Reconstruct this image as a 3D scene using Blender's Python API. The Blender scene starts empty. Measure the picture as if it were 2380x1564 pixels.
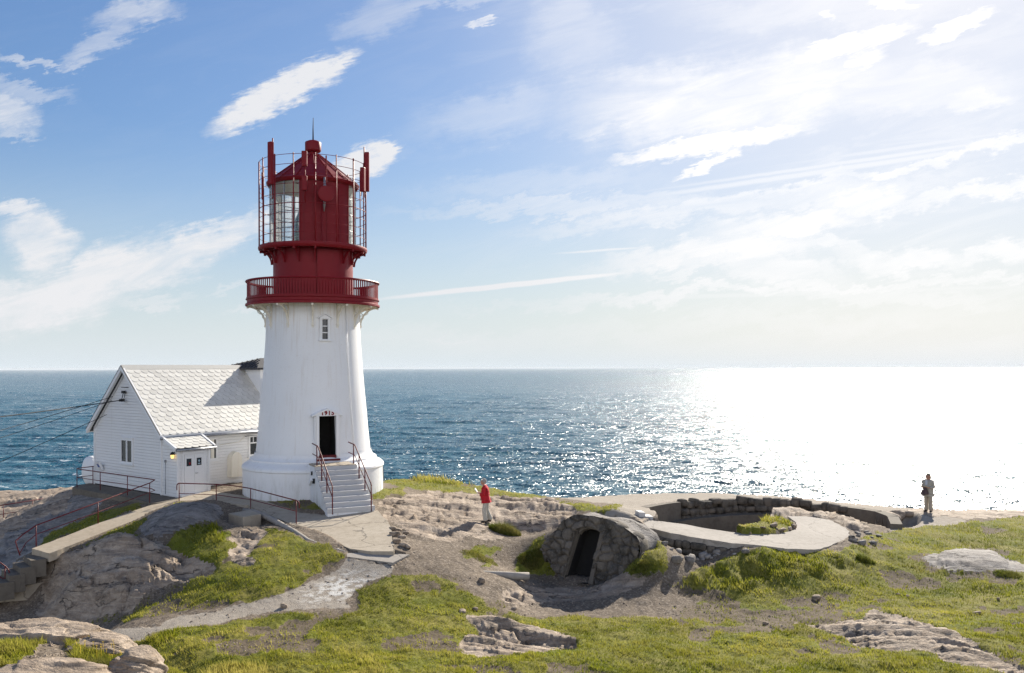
import bpy, bmesh, math, random
import numpy as np
from mathutils import Vector, Matrix
random.seed(7)
rng = np.random.default_rng(11)
SC = bpy.context.scene
COL = SC.collection
K, U0, V0, ZC, ROLL = 2040.0, 1190.0, 855.0, 40.0, 0.00252
SUN_AZ, SUN_EL = math.radians(27.0), math.radians(27.0)
EXPO = 0.95
SKY = 0.080
COMP = 1.3
HAZE = 3.4e-5
NBLADES = 420000
rad = math.radians

# ------------------------------------------------------------ measuring
def ray(u, v):
    du, dv = u - U0, v - V0
    return ((du - ROLL*dv)/K, 1.0, -(dv + ROLL*du)/K)
def P(u, v, Y):
    r = ray(u, v)
    return Vector((r[0]*Y, Y, ZC + r[2]*Y))
def PH(u, v, h):
    r = ray(u, v)
    return P(u, v, -h/r[2])
def RP(u, v, p0, n):
    r = Vector(ray(u, v)); o = Vector((0, 0, ZC))
    return o + r*((p0 - o).dot(n)/r.dot(n))
def RVERT(u, v, a, b):
    """point of the sight line standing on the vertical plane through a and b"""
    d = b - a
    return RP(u, v, a, Vector((d.y, -d.x, 0)))
def proj(X, Y, Z):
    a = X/Y*K; b = (ZC - Z)/Y*K
    return U0 + a + ROLL*b, V0 + b - ROLL*a

# ------------------------------------------------------------ noise (numpy)
def _h(ix, iy, s):
    n = (ix.astype(np.int64)*374761393 + iy.astype(np.int64)*668265263 + s*1442695041) & 0xffffffff
    n = ((n ^ (n >> 13))*1274126177) & 0xffffffff
    return ((n ^ (n >> 16)) & 0xffff)/65535.0
def vn(x, y, s=0):
    ix, iy = np.floor(x), np.floor(y)
    fx, fy = x - ix, y - iy
    fx = fx*fx*fx*(fx*(fx*6-15)+10); fy = fy*fy*fy*(fy*(fy*6-15)+10)
    a, b = _h(ix, iy, s), _h(ix+1, iy, s)
    c, d = _h(ix, iy+1, s), _h(ix+1, iy+1, s)
    return (a+(b-a)*fx)*(1-fy) + (c+(d-c)*fx)*fy
def fbm(x, y, o=4, s=0, g=0.5):
    t = 0; a = 1; n = 0
    for i in range(o):
        t = t + a*vn(x*2.03**i + 17.3*i, y*2.03**i - 9.1*i, s+i); n += a; a *= g
    return t/n
def ridged(x, y, o=4, s=0, g=0.55):
    t = 0; a = 1; n = 0
    for i in range(o):
        r = 1 - np.abs(2*vn(x*2.07**i + 5.7*i, y*2.07**i + 3.3*i, s+i) - 1)
        t = t + a*r*r; n += a; a *= g
    return t/n
def worley(x, y, s=0):
    ix, iy = np.floor(x), np.floor(y)
    f1 = np.full(x.shape, 9.0); f2 = np.full(x.shape, 9.0)
    for i in (-1, 0, 1):
        for j in (-1, 0, 1):
            cx, cy = ix+i, iy+j
            dx_ = np.abs(cx + 0.1 + .8*_h(cx, cy, s) - x); dy_ = np.abs(cy + 0.1 + .8*_h(cx, cy, s+7) - y); d = (dx_**3.5 + dy_**3.5)**(1/3.5)
            f2 = np.minimum(f2, np.maximum(f1, d)); f1 = np.minimum(f1, d)
    return f1, f2
def inpoly(px, py, poly):
    res = np.zeros(px.shape, bool)
    n = len(poly)
    for i in range(n):
        x1, y1 = poly[i]; x2, y2 = poly[(i+1) % n]
        if y1 == y2: continue
        c = ((y1 > py) != (y2 > py)) & (px < (x2-x1)*(py-y1)/(y2-y1) + x1)
        res ^= c
    return res
def blur(a, r, it=2):
    for _ in range(it):
        for ax in (0, 1):
            c = np.cumsum(np.pad(a, [(r+1, r) if k == ax else (0, 0) for k in (0, 1)], mode='edge'), axis=ax)
            n = a.shape[ax]
            hi = np.take(c, np.arange(2*r+1, n+2*r+1), axis=ax); lo = np.take(c, np.arange(0, n), axis=ax)
            a = (hi - lo)/(2*r+1)
    return a

# ------------------------------------------------------------ objects
def tag(o, label=None, cat=None, group=None, kind=None):
    if label: o['label'] = label
    if cat: o['category'] = cat
    if group: o['group'] = group
    if kind: o['kind'] = kind
    return o
def empty(name, loc, label, cat, group=None):
    o = bpy.data.objects.new(name, None); COL.objects.link(o)
    o.location = loc; o.empty_display_size = 0.2
    return tag(o, label, cat, group)
def wmat(o):
    m = o.matrix_basis.copy()
    return wmat(o.parent) @ o.matrix_parent_inverse @ m if o.parent else m
def sub(name, loc, parent):
    o = empty(name, loc, None, None); o.parent = parent; o.matrix_parent_inverse = wmat(parent).inverted(); return o
def link(name, me, mat=None, parent=None):
    o = bpy.data.objects.new(name, me); COL.objects.link(o)
    if mat is not None and not me.materials: me.materials.append(mat)
    if parent is not None:
        o.parent = parent
        o.matrix_parent_inverse = wmat(parent).inverted()   # parts are built in world coordinates
    return o
class MB:
    def __init__(s): s.v = []; s.f = []; s.sm = []
    def add(s, vs, fs, smooth=False):
        b = len(s.v); s.v += [tuple(x) for x in vs]
        for f in fs: s.f.append([b+i for i in f]); s.sm.append(smooth)
        return s
    def hexa(s, c):
        """8 corners: bottom 4 ccw, top 4 ccw"""
        return s.add(c, [(3,2,1,0),(4,5,6,7),(0,1,5,4),(1,2,6,5),(2,3,7,6),(3,0,4,7)])
    def box(s, o, ax, ay, az):
        """box centred on o with half axis vectors"""
        o, ax, ay, az = map(Vector, (o, ax, ay, az))
        return s.hexa([o-ax-ay-az, o+ax-ay-az, o+ax+ay-az, o-ax+ay-az, o-ax-ay+az, o+ax-ay+az, o+ax+ay+az, o-ax+ay+az])
    def tube(s, pts, r, n=8, cap=True, flat=1.0):
        pts = [Vector(p) for p in pts]
        rs = r if isinstance(r, (list, tuple)) else [r]*len(pts)
        vs = []; fs = []
        prev = None
        for i, p in enumerate(pts):
            if i == 0: d = pts[1]-p
            elif i == len(pts)-1: d = p-pts[i-1]
            else: d = (pts[i+1]-p).normalized() + (p-pts[i-1]).normalized()
            d = d.normalized()
            if prev is None:
                a = d.cross(Vector((0, 0, 1)))
                if a.length < 1e-3: a = d.cross(Vector((0, 1, 0)))
            else: a = prev - d*prev.dot(d)
            a.normalize(); prev = a
            b = a.cross(d)
            for k in range(n):
                t = 2*math.pi*k/n
                vs.append(p + (a*math.cos(t) + b*math.sin(t)*flat)*rs[i])
        for i in range(len(pts)-1):
            for k in range(n):
                k2 = (k+1) % n
                fs.append((i*n+k, i*n+k2, (i+1)*n+k2, (i+1)*n+k))
        if cap:
            fs.append(tuple(range(n))[::-1]); fs.append(tuple(range((len(pts)-1)*n, len(pts)*n)))
        return s.add(vs, fs, True)
    def prism(s, top, d):
        """polygon of 3D points and the same shifted by d"""
        top = [Vector(p) for p in top]; n = len(top); d = Vector(d)
        vs = top + [p + d for p in top]
        fs = [tuple(range(n)), tuple(range(n, 2*n))[::-1]] + [(i, i+n, (i+1) % n + n, (i+1) % n) for i in range(n)]
        return s.add(vs, fs)
    def lathe(s, c, prof, n=64, a0=0.0, a1=2*math.pi, smooth=True, skip=None):
        """profile of (r, z); angle measured from -Y towards +X"""
        full = abs(a1-a0-2*math.pi) < 1e-6
        m = n if full else n+1
        vs = []; fs = []
        for r, z in prof:
            for k in range(m):
                t = a0+(a1-a0)*k/n
                vs.append((c[0]+r*math.sin(t), c[1]-r*math.cos(t), z))
        for i in range(len(prof)-1):
            for k in range(n):
                k2 = (k+1) % m
                if skip and skip(i, a0+(a1-a0)*(k+.5)/n): continue
                fs.append((i*m+k, i*m+k2, (i+1)*m+k2, (i+1)*m+k))
        return s.add(vs, fs, smooth)
    def build(s, name, mat=None, parent=None, fix=True, sharp=None):
        me = bpy.data.meshes.new(name)
        me.from_pydata(s.v, [], s.f)
        me.polygons.foreach_set('use_smooth', s.sm)
        if fix:
            bm = bmesh.new(); bm.from_mesh(me)
            bmesh.ops.recalc_face_normals(bm, faces=bm.faces)
            bm.to_mesh(me); bm.free()
        if sharp: me.set_sharp_from_angle(angle=rad(sharp))
        me.update()
        return link(name, me, mat, parent)
def np_mesh(name, V, F, mat=None, smooth=True, attrs=None, parent=None):
    me = bpy.data.meshes.new(name)
    n, m, k = len(V), len(F), F.shape[1]
    me.vertices.add(n); me.vertices.foreach_set('co', V.astype(np.float32).ravel())
    me.loops.add(m*k); me.loops.foreach_set('vertex_index', F.astype(np.int32).ravel())
    me.polygons.add(m)
    me.polygons.foreach_set('loop_start', np.arange(0, m*k, k, dtype=np.int32))
    me.polygons.foreach_set('loop_total', np.full(m, k, np.int32))
    me.polygons.foreach_set('use_smooth', np.full(m, smooth))
    for nm, a in (attrs or {}).items():
        at = me.attributes.new(nm, 'FLOAT', 'POINT'); at.data.foreach_set('value', a.astype(np.float32))
    me.update(calc_edges=True)
    return link(name, me, mat, parent)

# ------------------------------------------------------------ materials
class NT:
    def __init__(s, name):
        s.m = bpy.data.materials.new(name); s.m.use_nodes = True
        s.t = s.m.node_tree; s.t.nodes.clear()
        s.out = s.n('ShaderNodeOutputMaterial')
    def n(s, k, **kw):
        x = s.t.nodes.new(k)
        for a, b in kw.items(): setattr(x, a, b)
        return x
    def l(s, a, b): s.t.links.new(a, b)
    def set(s, sock, val):
        if isinstance(val, bpy.types.NodeSocket): s.l(val, sock)
        elif val is not None: sock.default_value = val
    def math(s, op, a, b=None, c=None, clamp=False):
        x = s.n('ShaderNodeMath', operation=op, use_clamp=clamp)
        for i, q in enumerate((a, b, c)): s.set(x.inputs[i], q)
        return x.outputs[0]
    def vmath(s, op, a, b=None, scale=None):
        x = s.n('ShaderNodeVectorMath', operation=op)
        s.set(x.inputs[0], a); s.set(x.inputs[1], b)
        if scale is not None: s.set(x.inputs['Scale'], scale)
        return x.outputs['Value'] if op in ('LENGTH', 'DOT_PRODUCT') else x.outputs[0]
    def noise(s, vec, scale, det=4, rough=.55, col=False, dist=0):
        x = s.n('ShaderNodeTexNoise'); s.set(x.inputs['Vector'], vec); s.set(x.inputs['Scale'], scale)
        x.inputs['Detail'].default_value = det; x.inputs['Roughness'].default_value = rough
        x.inputs['Distortion'].default_value = dist
        return x.outputs['Color' if col else 'Fac']
    def vor(s, vec, scale, feat='F1', out='Distance'):
        x = s.n('ShaderNodeTexVoronoi', feature=feat); s.set(x.inputs['Vector'], vec); s.set(x.inputs['Scale'], scale)
        return x.outputs[out]
    def ramp(s, f, lo, hi, a=0.0, b=1.0, smooth=False):
        x = s.n('ShaderNodeMapRange', interpolation_type='SMOOTHSTEP' if smooth else 'LINEAR')
        for i, q in enumerate((f, lo, hi, a, b)): s.set(x.inputs[i], q)
        return x.outputs[0]
    def mix(s, f, a, b, mode='MIX'):
        x = s.n('ShaderNodeMix', data_type='RGBA', blend_type=mode)
        s.set(x.inputs[0], f)
        for q, i in ((a, 6), (b, 7)):
            if isinstance(q, tuple): q = (*q[:3], 1.0)
            s.set(x.inputs[i], q)
        return x.outputs[2]
    def pos(s): return s.n('ShaderNodeNewGeometry').outputs['Position']
    def scl(s, vec, sc):
        x = s.n('ShaderNodeMapping'); s.set(x.inputs['Vector'], vec); x.inputs['Scale'].default_value = sc
        return x.outputs[0]
    def attr(s, nm): 
        return s.n('ShaderNodeAttribute', attribute_name=nm).outputs['Fac']
    def bump(s, h, dist=.02, strength=1.0, nrm=None):
        x = s.n('ShaderNodeBump'); s.set(x.inputs['Height'], h)
        x.inputs['Distance'].default_value = dist; x.inputs['Strength'].default_value = strength
        if nrm is not None: s.l(nrm, x.inputs['Normal'])
        return x.outputs[0]
    def bsdf(s, col, rough=.8, nrm=None, metal=0.0, spec=.4):
        x = s.n('ShaderNodeBsdfPrincipled')
        if isinstance(col, tuple): col = (*col[:3], 1.0)
        s.set(x.inputs['Base Color'], col); s.set(x.inputs['Roughness'], rough)
        x.inputs['Metallic'].default_value = metal; x.inputs['Specular IOR Level'].default_value = spec
        if nrm is not None: s.l(nrm, x.inputs['Normal'])
        return x
    def done(s, sh):
        s.l(sh.outputs[0], s.out.inputs['Surface']); return s.m

def m_rock(name, c1, c2, scale=1.0, lichen=.3):
    t = NT(name); p = t.pos()
    st = t.scl(p, (scale*.55, scale*1.2, scale*2.6))
    n1 = t.noise(p, .55*scale, 5, .62); n2 = t.noise(st, 2.2, 7, .66, dist=.6); n3 = t.noise(p, 14*scale, 4, .7)
    c = t.mix(t.ramp(n1, .35, .65), c1, c2)
    c = t.mix(t.ramp(n2, .38, .62, .0, .8), c, (c1[0]*.5, c1[1]*.47, c1[2]*.45))
    c = t.mix(t.ramp(n3, .52, .75, 0, .5), c, (c2[0]*1.5, c2[1]*1.42, c2[2]*1.35))
    spots = t.ramp(t.vor(p, 9*scale), .10, .22, 1, 0)
    c = t.mix(t.math('MULTIPLY', spots, t.ramp(t.noise(p, 1.3*scale, 3), .5, .66, 0, lichen)), c, (.05, .045, .04))
    mp = t.n('ShaderNodeMapping'); t.l(p, mp.inputs['Vector']); mp.inputs['Rotation'].default_value = (0, rad(8), rad(-24)); mp.inputs['Scale'].default_value = (.16*scale, .75*scale, .9*scale)
    ck = t.noise(mp.outputs[0], 1.0, 6, .55, dist=.35)
    cr = t.math('MULTIPLY', t.ramp(t.math('ABSOLUTE', t.math('SUBTRACT', ck, .5)), .002, .011, 1, 0), t.ramp(t.noise(p, .8, 3), .42, .58))
    c = t.mix(t.math('MULTIPLY', cr, .75), c, (.035, .03, .026))
    h = t.math('ADD', t.math('MULTIPLY', n2, 1.0), t.math('MULTIPLY', n3, .35))
    h = t.math('SUBTRACT', h, t.math('MULTIPLY', cr, .8))
    return t.done(t.bsdf(c, t.ramp(n3, .3, .7, .75, .95), t.bump(h, .09, .9), spec=.25))
def m_concrete(name, c1, c2, crack=.6, bump=.5):
    t = NT(name); p = t.pos()
    n1 = t.noise(p, .7, 5, .6); n2 = t.noise(p, 5, 6, .65); n3 = t.noise(p, 45, 3, .7)
    c = t.mix(t.ramp(n1, .3, .7), c1, c2)
    c = t.mix(t.ramp(n2, .45, .75, 0, .55), c, (c1[0]*.62, c1[1]*.6, c1[2]*.57))
    c = t.mix(t.ramp(n3, .55, .8, 0, .5), c, (c2[0]*1.35, c2[1]*1.3, c2[2]*1.25))
    wp = t.vmath('ADD', p, t.vmath('SCALE', t.noise(p, .9, 4, col=True), scale=1.3))
    cr = t.math('MULTIPLY', t.ramp(t.vor(wp, .33, 'DISTANCE_TO_EDGE'), 0, .012, 1, 0), crack)
    c = t.mix(cr, c, (.04, .035, .03))
    h = t.math('SUBTRACT', t.math('ADD', t.math('MULTIPLY', n2, .6), t.math('MULTIPLY', n3, .25)), cr)
    return t.done(t.bsdf(c, .9, t.bump(h, .03, bump), spec=.2))
def m_paint(name, col, dirt=.15, rough=.5, streak=True, stain=(.30, .24, .17), board=0.0, spec=.4, rust=None):
    t = NT(name); p = t.pos()
    n1 = t.noise(p, .8, 4); n2 = t.noise(p, 7, 5, .65); n3 = t.noise(p, 60, 2)
    c = t.mix(t.ramp(n1, .3, .7, 0, .35), col, tuple(q*.88 for q in col))
    if streak:
        sv = t.noise(t.scl(p, (6, 6, .22)), 1.0, 5, .6)
        c = t.mix(t.ramp(sv, .55, .8, 0, dirt), c, stain)
    c = t.mix(t.ramp(n2, .58, .8, 0, dirt*.7), c, stain)
    if rust:
        zz = t.n('ShaderNodeSeparateXYZ'); t.l(p, zz.inputs[0])
        fine_ = t.ramp(t.noise(t.scl(p, (9, 9, .30)), 1.0, 6, .65), .50, .68)
        c = t.mix(t.math('MULTIPLY', fine_, t.ramp(zz.outputs[2], rust[0], rust[1], 0, .62)), c, (.42, .27, .12))
        low = t.ramp(t.noise(t.scl(p, (5, 5, .9)), 1.0, 6, .7), .48, .68)
        c = t.mix(t.math('MULTIPLY', low, t.ramp(zz.outputs[2], rust[2], rust[3], .7, 0)), c, (.30, .29, .22))
    h = t.math('ADD', t.math('MULTIPLY', n2, .5), t.math('MULTIPLY', n3, .2))
    nr = t.bump(h, .008, .5)
    if board:
        z = t.n('ShaderNodeSeparateXYZ'); t.l(p, z.inputs[0])
        fr = t.math('FRACT', t.math('DIVIDE', z.outputs[2], board))
        nr = t.bump(t.ramp(fr, 0, .14, 0, 1), .02, .8, nr)
        c = t.mix(t.ramp(fr, 0, .10, .35, 0), c, tuple(q*.55 for q in col))
    return t.done(t.bsdf(c, t.ramp(n2, .3, .7, rough-.08, rough+.12), nr, 0, spec))
def m_plain(name, col, rough=.5, metal=0.0, var=.2, scale=6):
    t = NT(name); n = t.noise(t.pos(), scale, 4)
    c = t.mix(t.ramp(n, .3, .7), tuple(q*(1-var) for q in col), tuple(min(1, q*(1+var)) for q in col))
    return t.done(t.bsdf(c, rough, t.bump(n, .006, .3), metal))
M = {}
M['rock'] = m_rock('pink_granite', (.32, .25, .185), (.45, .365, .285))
M['rock_grey'] = m_rock('grey_and_shaded_granite', (.22, .20, .185), (.33, .305, .28))  # grey stone; its darker tone also stands for shadow on the left slope
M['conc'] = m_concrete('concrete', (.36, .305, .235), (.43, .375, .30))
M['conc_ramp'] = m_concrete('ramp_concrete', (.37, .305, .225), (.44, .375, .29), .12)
M['conc_dark'] = m_concrete('shade_dark_concrete', (.125, .108, .088), (.18, .155, .125), .2)  # darker copy of the concrete; shade on steps and pit ledge put into colour
M['conc_grey'] = m_concrete('grey_concrete', (.31, .28, .245), (.38, .345, .305), .35)
M['white'] = m_paint('white_wall_paint', (.80, .80, .80), .26, stain=(.46, .36, .24), rust=(41.0, 42.9, 34.3, 35.5))
M['white_stair'] = m_paint('worn_white_paint', (.50, .495, .49), .45, .7, False, (.28, .26, .24))
M['board'] = m_paint('white_clapboard', (.80, .80, .80), .10, .5, True, (.42, .37, .30), .135)
M['trim'] = m_paint('white_trim', (.80, .80, .80), .06, .45, False)
M['cream'] = m_paint('cream_paint', (.78, .74, .64), .3, .5, True, (.45, .30, .14))
M['red'] = m_paint('dark_red_paint', (.215, .008, .014), .42, .5, True, (.07, .008, .010), 0, .22)
M['red_rail'] = m_paint('red_rail_paint', (.12, .010, .013), .35, .5, False, (.09, .03, .02), 0, .25)
M['dark'] = m_plain('dark_interior', (.012, .011, .010), .9)  # near black: unlit depth of doorway and passage put into the colour
M['dark_roof'] = m_plain('dark_metal_roof', (.045, .045, .05), .75, 0)
M['metal'] = m_plain('grey_metal', (.30, .31, .33), .4, .6)
M['black'] = m_plain('black_rubber', (.015, .015, .016), .6)
def m_glass():
    t = NT('window_glass'); n = t.noise(t.pos(), 1.5, 2)
    return t.done(t.bsdf((.02, .022, .025), t.ramp(n, .3, .7, .04, .09), t.bump(n, .01, .2), spec=.6))
M['glass'] = m_glass()
def m_lantern():
    t = NT('lantern_glass')
    tr = t.n('ShaderNodeBsdfTransparent'); tr.inputs[0].default_value = (.93, .96, .96, 1)
    gl = t.n('ShaderNodeBsdfGlossy'); gl.inputs['Roughness'].default_value = .05
    mx = t.n('ShaderNodeMixShader')
    fr = t.n('ShaderNodeFresnel'); fr.inputs[0].default_value = 1.35
    t.l(fr.outputs[0], mx.inputs[0]); t.l(tr.outputs[0], mx.inputs[1]); t.l(gl.outputs[0], mx.inputs[2])
    ml = t.n('ShaderNodeBsdfTranslucent'); ml.inputs[0].default_value = (.9, .92, .92, 1)
    m2 = t.n('ShaderNodeMixShader'); m2.inputs[0].default_value = .22
    t.l(mx.outputs[0], m2.inputs[1]); t.l(ml.outputs[0], m2.inputs[2])
    return t.done(m2)
M['lantern_glass'] = m_lantern()
def m_lens():
    t = NT('lens_glass'); p = t.pos()
    z = t.n('ShaderNodeSeparateXYZ'); t.l(p, z.inputs[0])
    f = t.math('PINGPONG', z.outputs[2], .06)
    c = t.mix(t.ramp(f, 0, .06), (.02, .07, .06), (.25, .38, .33))
    return t.done(t.bsdf(c, .12, t.bump(f, .03, 1), spec=.8))
M['lens'] = m_lens()
def m_tile():
    t = NT('slate_tile'); p = t.pos(); a = t.attr('tone')
    c = t.mix(a, (.50, .49, .46), (.66, .645, .60))
    n = t.noise(p, 9, 5, .65); c = t.mix(t.ramp(n, .45, .8, 0, .4), c, (.40, .35, .27))
    return t.done(t.bsdf(c, .6, t.bump(n, .008, .5)))
M['tile'] = m_tile()
def m_ground():
    t = NT('gravel_and_turf'); p = t.pos(); g = t.attr('grass'); pa = t.attr('paved'); dk = t.attr('soil')
    n1 = t.noise(p, .6, 5, .6); n2 = t.noise(p, 4, 5, .65); pb = t.vor(p, 19, 'F1', 'Color'); n3 = t.noise(p, 30, 4, .75)
    s = t.n('ShaderNodeSeparateColor'); t.l(pb, s.inputs[0])
    c = t.mix(t.ramp(n1, .35, .65), (.135, .106, .078), (.20, .158, .116))
    c = t.mix(t.ramp(s.outputs[0], .6, 1, 0, .6), c, (.40, .335, .27))
    c = t.mix(t.ramp(s.outputs[1], .7, 1, 0, .8), c, (.08, .062, .05))
    c = t.mix(t.ramp(n3, .5, .75, 0, .6), c, (.10, .078, .062))
    c = t.mix(t.math('MULTIPLY', dk, .8), c, t.mix(t.ramp(n3, .4, .65), (.16, .12, .075), (.06, .046, .03)))
    pv = t.mix(t.ramp(n2, .35, .7), (.29, .25, .205), (.375, .33, .275))
    pv = t.mix(t.ramp(n3, .55, .8, 0, .4), pv, (.17, .145, .12))
    pv = t.mix(t.attr('lime'), pv, t.mix(t.ramp(n2, .45, .58), pv, (.62, .60, .56)))
    c = t.mix(t.ramp(t.math('ADD', pa, t.ramp(n2, .3, .7, -.25, .25)), .42, .58), c, pv)
    gr = t.mix(t.ramp(n1, .38, .62), (.14, .15, .016), (.21, .185, .04))
    gr = t.mix(t.ramp(n2, .5, .72, 0, .75), gr, (.035, .046, .009))
    c = t.mix(t.ramp(t.math('ADD', g, t.ramp(n2, .3, .7, -.3, .3)), .42, .58), c, gr)
    h = t.math('ADD', t.math('MULTIPLY', n3, .5), n2)
    return t.done(t.bsdf(c, .95, t.bump(h, .05, .8), spec=.15))
M['ground'] = m_ground()
def m_grass(name, dark, mid, pale, tr=.45):
    t = NT(name); a = t.attr('tone')
    c = t.mix(t.ramp(a, 0, .5), dark, mid); c = t.mix(t.ramp(a, .5, 1), c, pale)
    n = t.noise(t.pos(), .9, 3); c = t.mix(t.ramp(n, .4, .68, 0, .55), c, tuple(q*.6 for q in pale))
    d = t.n('ShaderNodeBsdfDiffuse'); t.l(c, d.inputs[0])
    r = t.n('ShaderNodeBsdfTranslucent'); t.l(c, r.inputs[0])
    m = t.n('ShaderNodeMixShader'); m.inputs[0].default_value = tr
    t.l(d.outputs[0], m.inputs[1]); t.l(r.outputs[0], m.inputs[2])
    return t.done(m)
M['grass'] = m_grass('turf_blades', (.085, .11, .009), (.26, .27, .022), (.48, .41, .12), .5)
M['tuss'] = m_grass('tussock_blades', (.03, .06, .008), (.11, .14, .015), (.40, .32, .12))
def m_stone():
    t = NT('wall_stone'); p = t.pos(); n1 = t.noise(p, 1.8, 4); n2 = t.noise(p, 14, 5, .7)
    c = t.mix(t.ramp(n1, .35, .65), (.055, .05, .043), (.165, .14, .112))
    c = t.mix(t.ramp(n2, .5, .75, 0, .6), c, (.25, .22, .19))
    return t.done(t.bsdf(c, .92, t.bump(n2, .03, .8), spec=.2))
M['stone'] = m_stone()
def m_sea():
    t = NT('sea_water'); p = t.pos()
    nm = t.n('ShaderNodeNewGeometry').outputs['Normal']
    rot = t.n('ShaderNodeMapping'); t.l(p, rot.inputs['Vector']); rot.inputs['Rotation'].default_value = (0, 0, rad(-12))
    q = rot.outputs[0]
    def ch(sx, sy, amp, det):
        c = t.noise(t.scl(q, (sx, sy, 1)), 1.0, det, .6, col=True)
        v = t.vmath('SUBTRACT', c, (.5, .5, .5))
        return t.vmath('MULTIPLY', v, (amp, amp, 0))
    v = t.vmath('ADD', ch(1.1, 1.9, 1.75, 3), ch(.14, .34, 1.0, 4))
    v = t.vmath('ADD', v, ch(.012, .03, .25, 3))
    v = t.vmath('SCALE', v, scale=t.ramp(t.noise(t.scl(q, (.6, 1.3, 1)), 1.0, 2), .30, .70, .35, 3.1))
    nr = t.vmath('NORMALIZE', t.vmath('ADD', nm, v))
    far = t.noise(t.scl(q, (.0035, .012, 1)), 1.0, 4)
    c = t.mix(t.ramp(far, .35, .65), (.010, .072, .105), (.016, .102, .138))
    w = t.bsdf(c, .25, None); w.inputs['IOR'].default_value = 1.33; w.inputs['Specular IOR Level'].default_value = .5
    t.l(nr, w.inputs['Normal'])
    f1 = t.noise(t.scl(q, (.17, .55, 1)), 1.0, 6, .66); f2 = t.noise(t.scl(q, (.014, .02, 1)), 1.0, 3)
    crest = t.attr('crest')
    fm = t.math('ADD', f1, t.ramp(f2, .35, .7, -.07, .055))
    fm = t.math('ADD', fm, t.math('MULTIPLY', crest, .05))
    fm = t.ramp(fm, .635, .67)
    foam = t.bsdf((.8, .83, .85), .8)
    mx = t.n('ShaderNodeMixShader'); t.l(fm, mx.inputs[0]); t.l(w.outputs[0], mx.inputs[1]); t.l(foam.outputs[0], mx.inputs[2])
    return t.done(mx)
M['sea'] = m_sea()
def cloth(name, col): return m_plain(name, col, .9, 0, .18, 18)
# ------------------------------------------------------------ camera, sun, sky
cam = bpy.data.cameras.new('camera'); co = bpy.data.objects.new('camera', cam); COL.objects.link(co)
cam.sensor_width = 36; cam.lens = 36*K/2380; cam.shift_y = 73/2380; cam.clip_start = .3; cam.clip_end = 200000
co.matrix_world = Matrix.Translation((0, 0, ZC)) @ Matrix.Rotation(rad(90), 4, 'X') @ Matrix.Rotation(-ROLL, 4, 'Z')
SC.camera = co
sl = bpy.data.lights.new('sun', 'SUN'); so = bpy.data.objects.new('sun', sl); COL.objects.link(so)
sl.energy = 5.0; sl.angle = rad(.53); sl.color = (1, .925, .80)
sd = Vector((math.sin(SUN_AZ)*math.cos(SUN_EL), math.cos(SUN_AZ)*math.cos(SUN_EL), math.sin(SUN_EL)))
so.rotation_euler = (-sd).to_track_quat('-Z', 'Y').to_euler(); so.location = (20, 20, 90)
SC.view_settings.view_transform = 'Standard'; SC.view_settings.look = 'None'; SC.view_settings.gamma = 1
SC.view_settings.exposure = EXPO; SC.view_settings.use_curve_mapping = False
SC.cycles.use_denoising = True; SC.cycles.denoiser = 'OPENIMAGEDENOISE'; SC.cycles.denoising_input_passes = 'RGB_ALBEDO_NORMAL'; SC.cycles.denoising_prefilter = 'NONE'; SC.cycles.use_adaptive_sampling = False; SC.cycles.max_bounces = 8; SC.cycles.transparent_max_bounces = 16
SC.cycles.sample_clamp_indirect = 6

class WT(NT):
    def __init__(s):
        w = bpy.data.worlds.new('World'); SC.world = w; w.use_nodes = True
        s.t = w.node_tree; s.t.nodes.clear(); s.out = s.n('ShaderNodeOutputWorld')
w = WT()
sky = w.n('ShaderNodeTexSky', sky_type='NISHITA'); sky.sun_disc = False
sky.sun_elevation = SUN_EL; sky.sun_rotation = SUN_AZ; sky.altitude = 40; sky.air_density = 1.0; sky.dust_density = .8; sky.ozone_density = 1.6
tc = w.n('ShaderNodeTexCoord').outputs['Generated']
w.l(tc, sky.inputs[0])
sx = w.n('ShaderNodeSeparateXYZ'); w.l(tc, sx.inputs[0])
yy = w.math('MAXIMUM', w.math('ABSOLUTE', sx.outputs[1]), .03)
gu = w.math('MULTIPLY_ADD', w.math('DIVIDE', sx.outputs[0], yy), 2.040, 1.190)
gv = w.math('MULTIPLY_ADD', w.math('DIVIDE', sx.outputs[2], yy), -2.040, .855)
cb = w.n('ShaderNodeCombineXYZ'); w.l(gu, cb.inputs[0]); w.l(gv, cb.inputs[1])
G = cb.outputs[0]
wrot = w.n('ShaderNodeMapping'); w.l(G, wrot.inputs[0]); wrot.inputs['Rotation'].default_value = (0, 0, rad(14))
fib = w.scl(wrot.outputs[0], (3.0, 15.0, 1))
fine = w.scl(wrot.outputs[0], (22, 60, 1))
nf = w.noise(fib, 1.0, 8, .66, dist=.8); nfine = w.noise(fine, 1.0, 7, .7); nbig = w.noise(G, 2.2, 5)
w0 = w.vmath('SUBTRACT', w.noise(G, 2.6, 3, .5, col=True), (.5, .5, .5))
w1 = w.vmath('SUBTRACT', w.noise(G, 9, 7, .68, col=True), (.5, .5, .5))
w2 = w.vmath('SUBTRACT', w.noise(w.scl(wrot.outputs[0], (14, 70, 1)), 1.0, 6, .68, col=True), (.5, .5, .5))
GS = w.vmath('ADD', w.vmath('ADD', G, w.vmath('SCALE', w2, scale=.060)), w.vmath('SCALE', w1, scale=.055))
GW = w.vmath('ADD', w.vmath('ADD', w.vmath('ADD', G, w.vmath('SCALE', w0, scale=.12)), w.vmath('SCALE', w1, scale=.12)), w.vmath('SCALE', w2, scale=.08))
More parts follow.
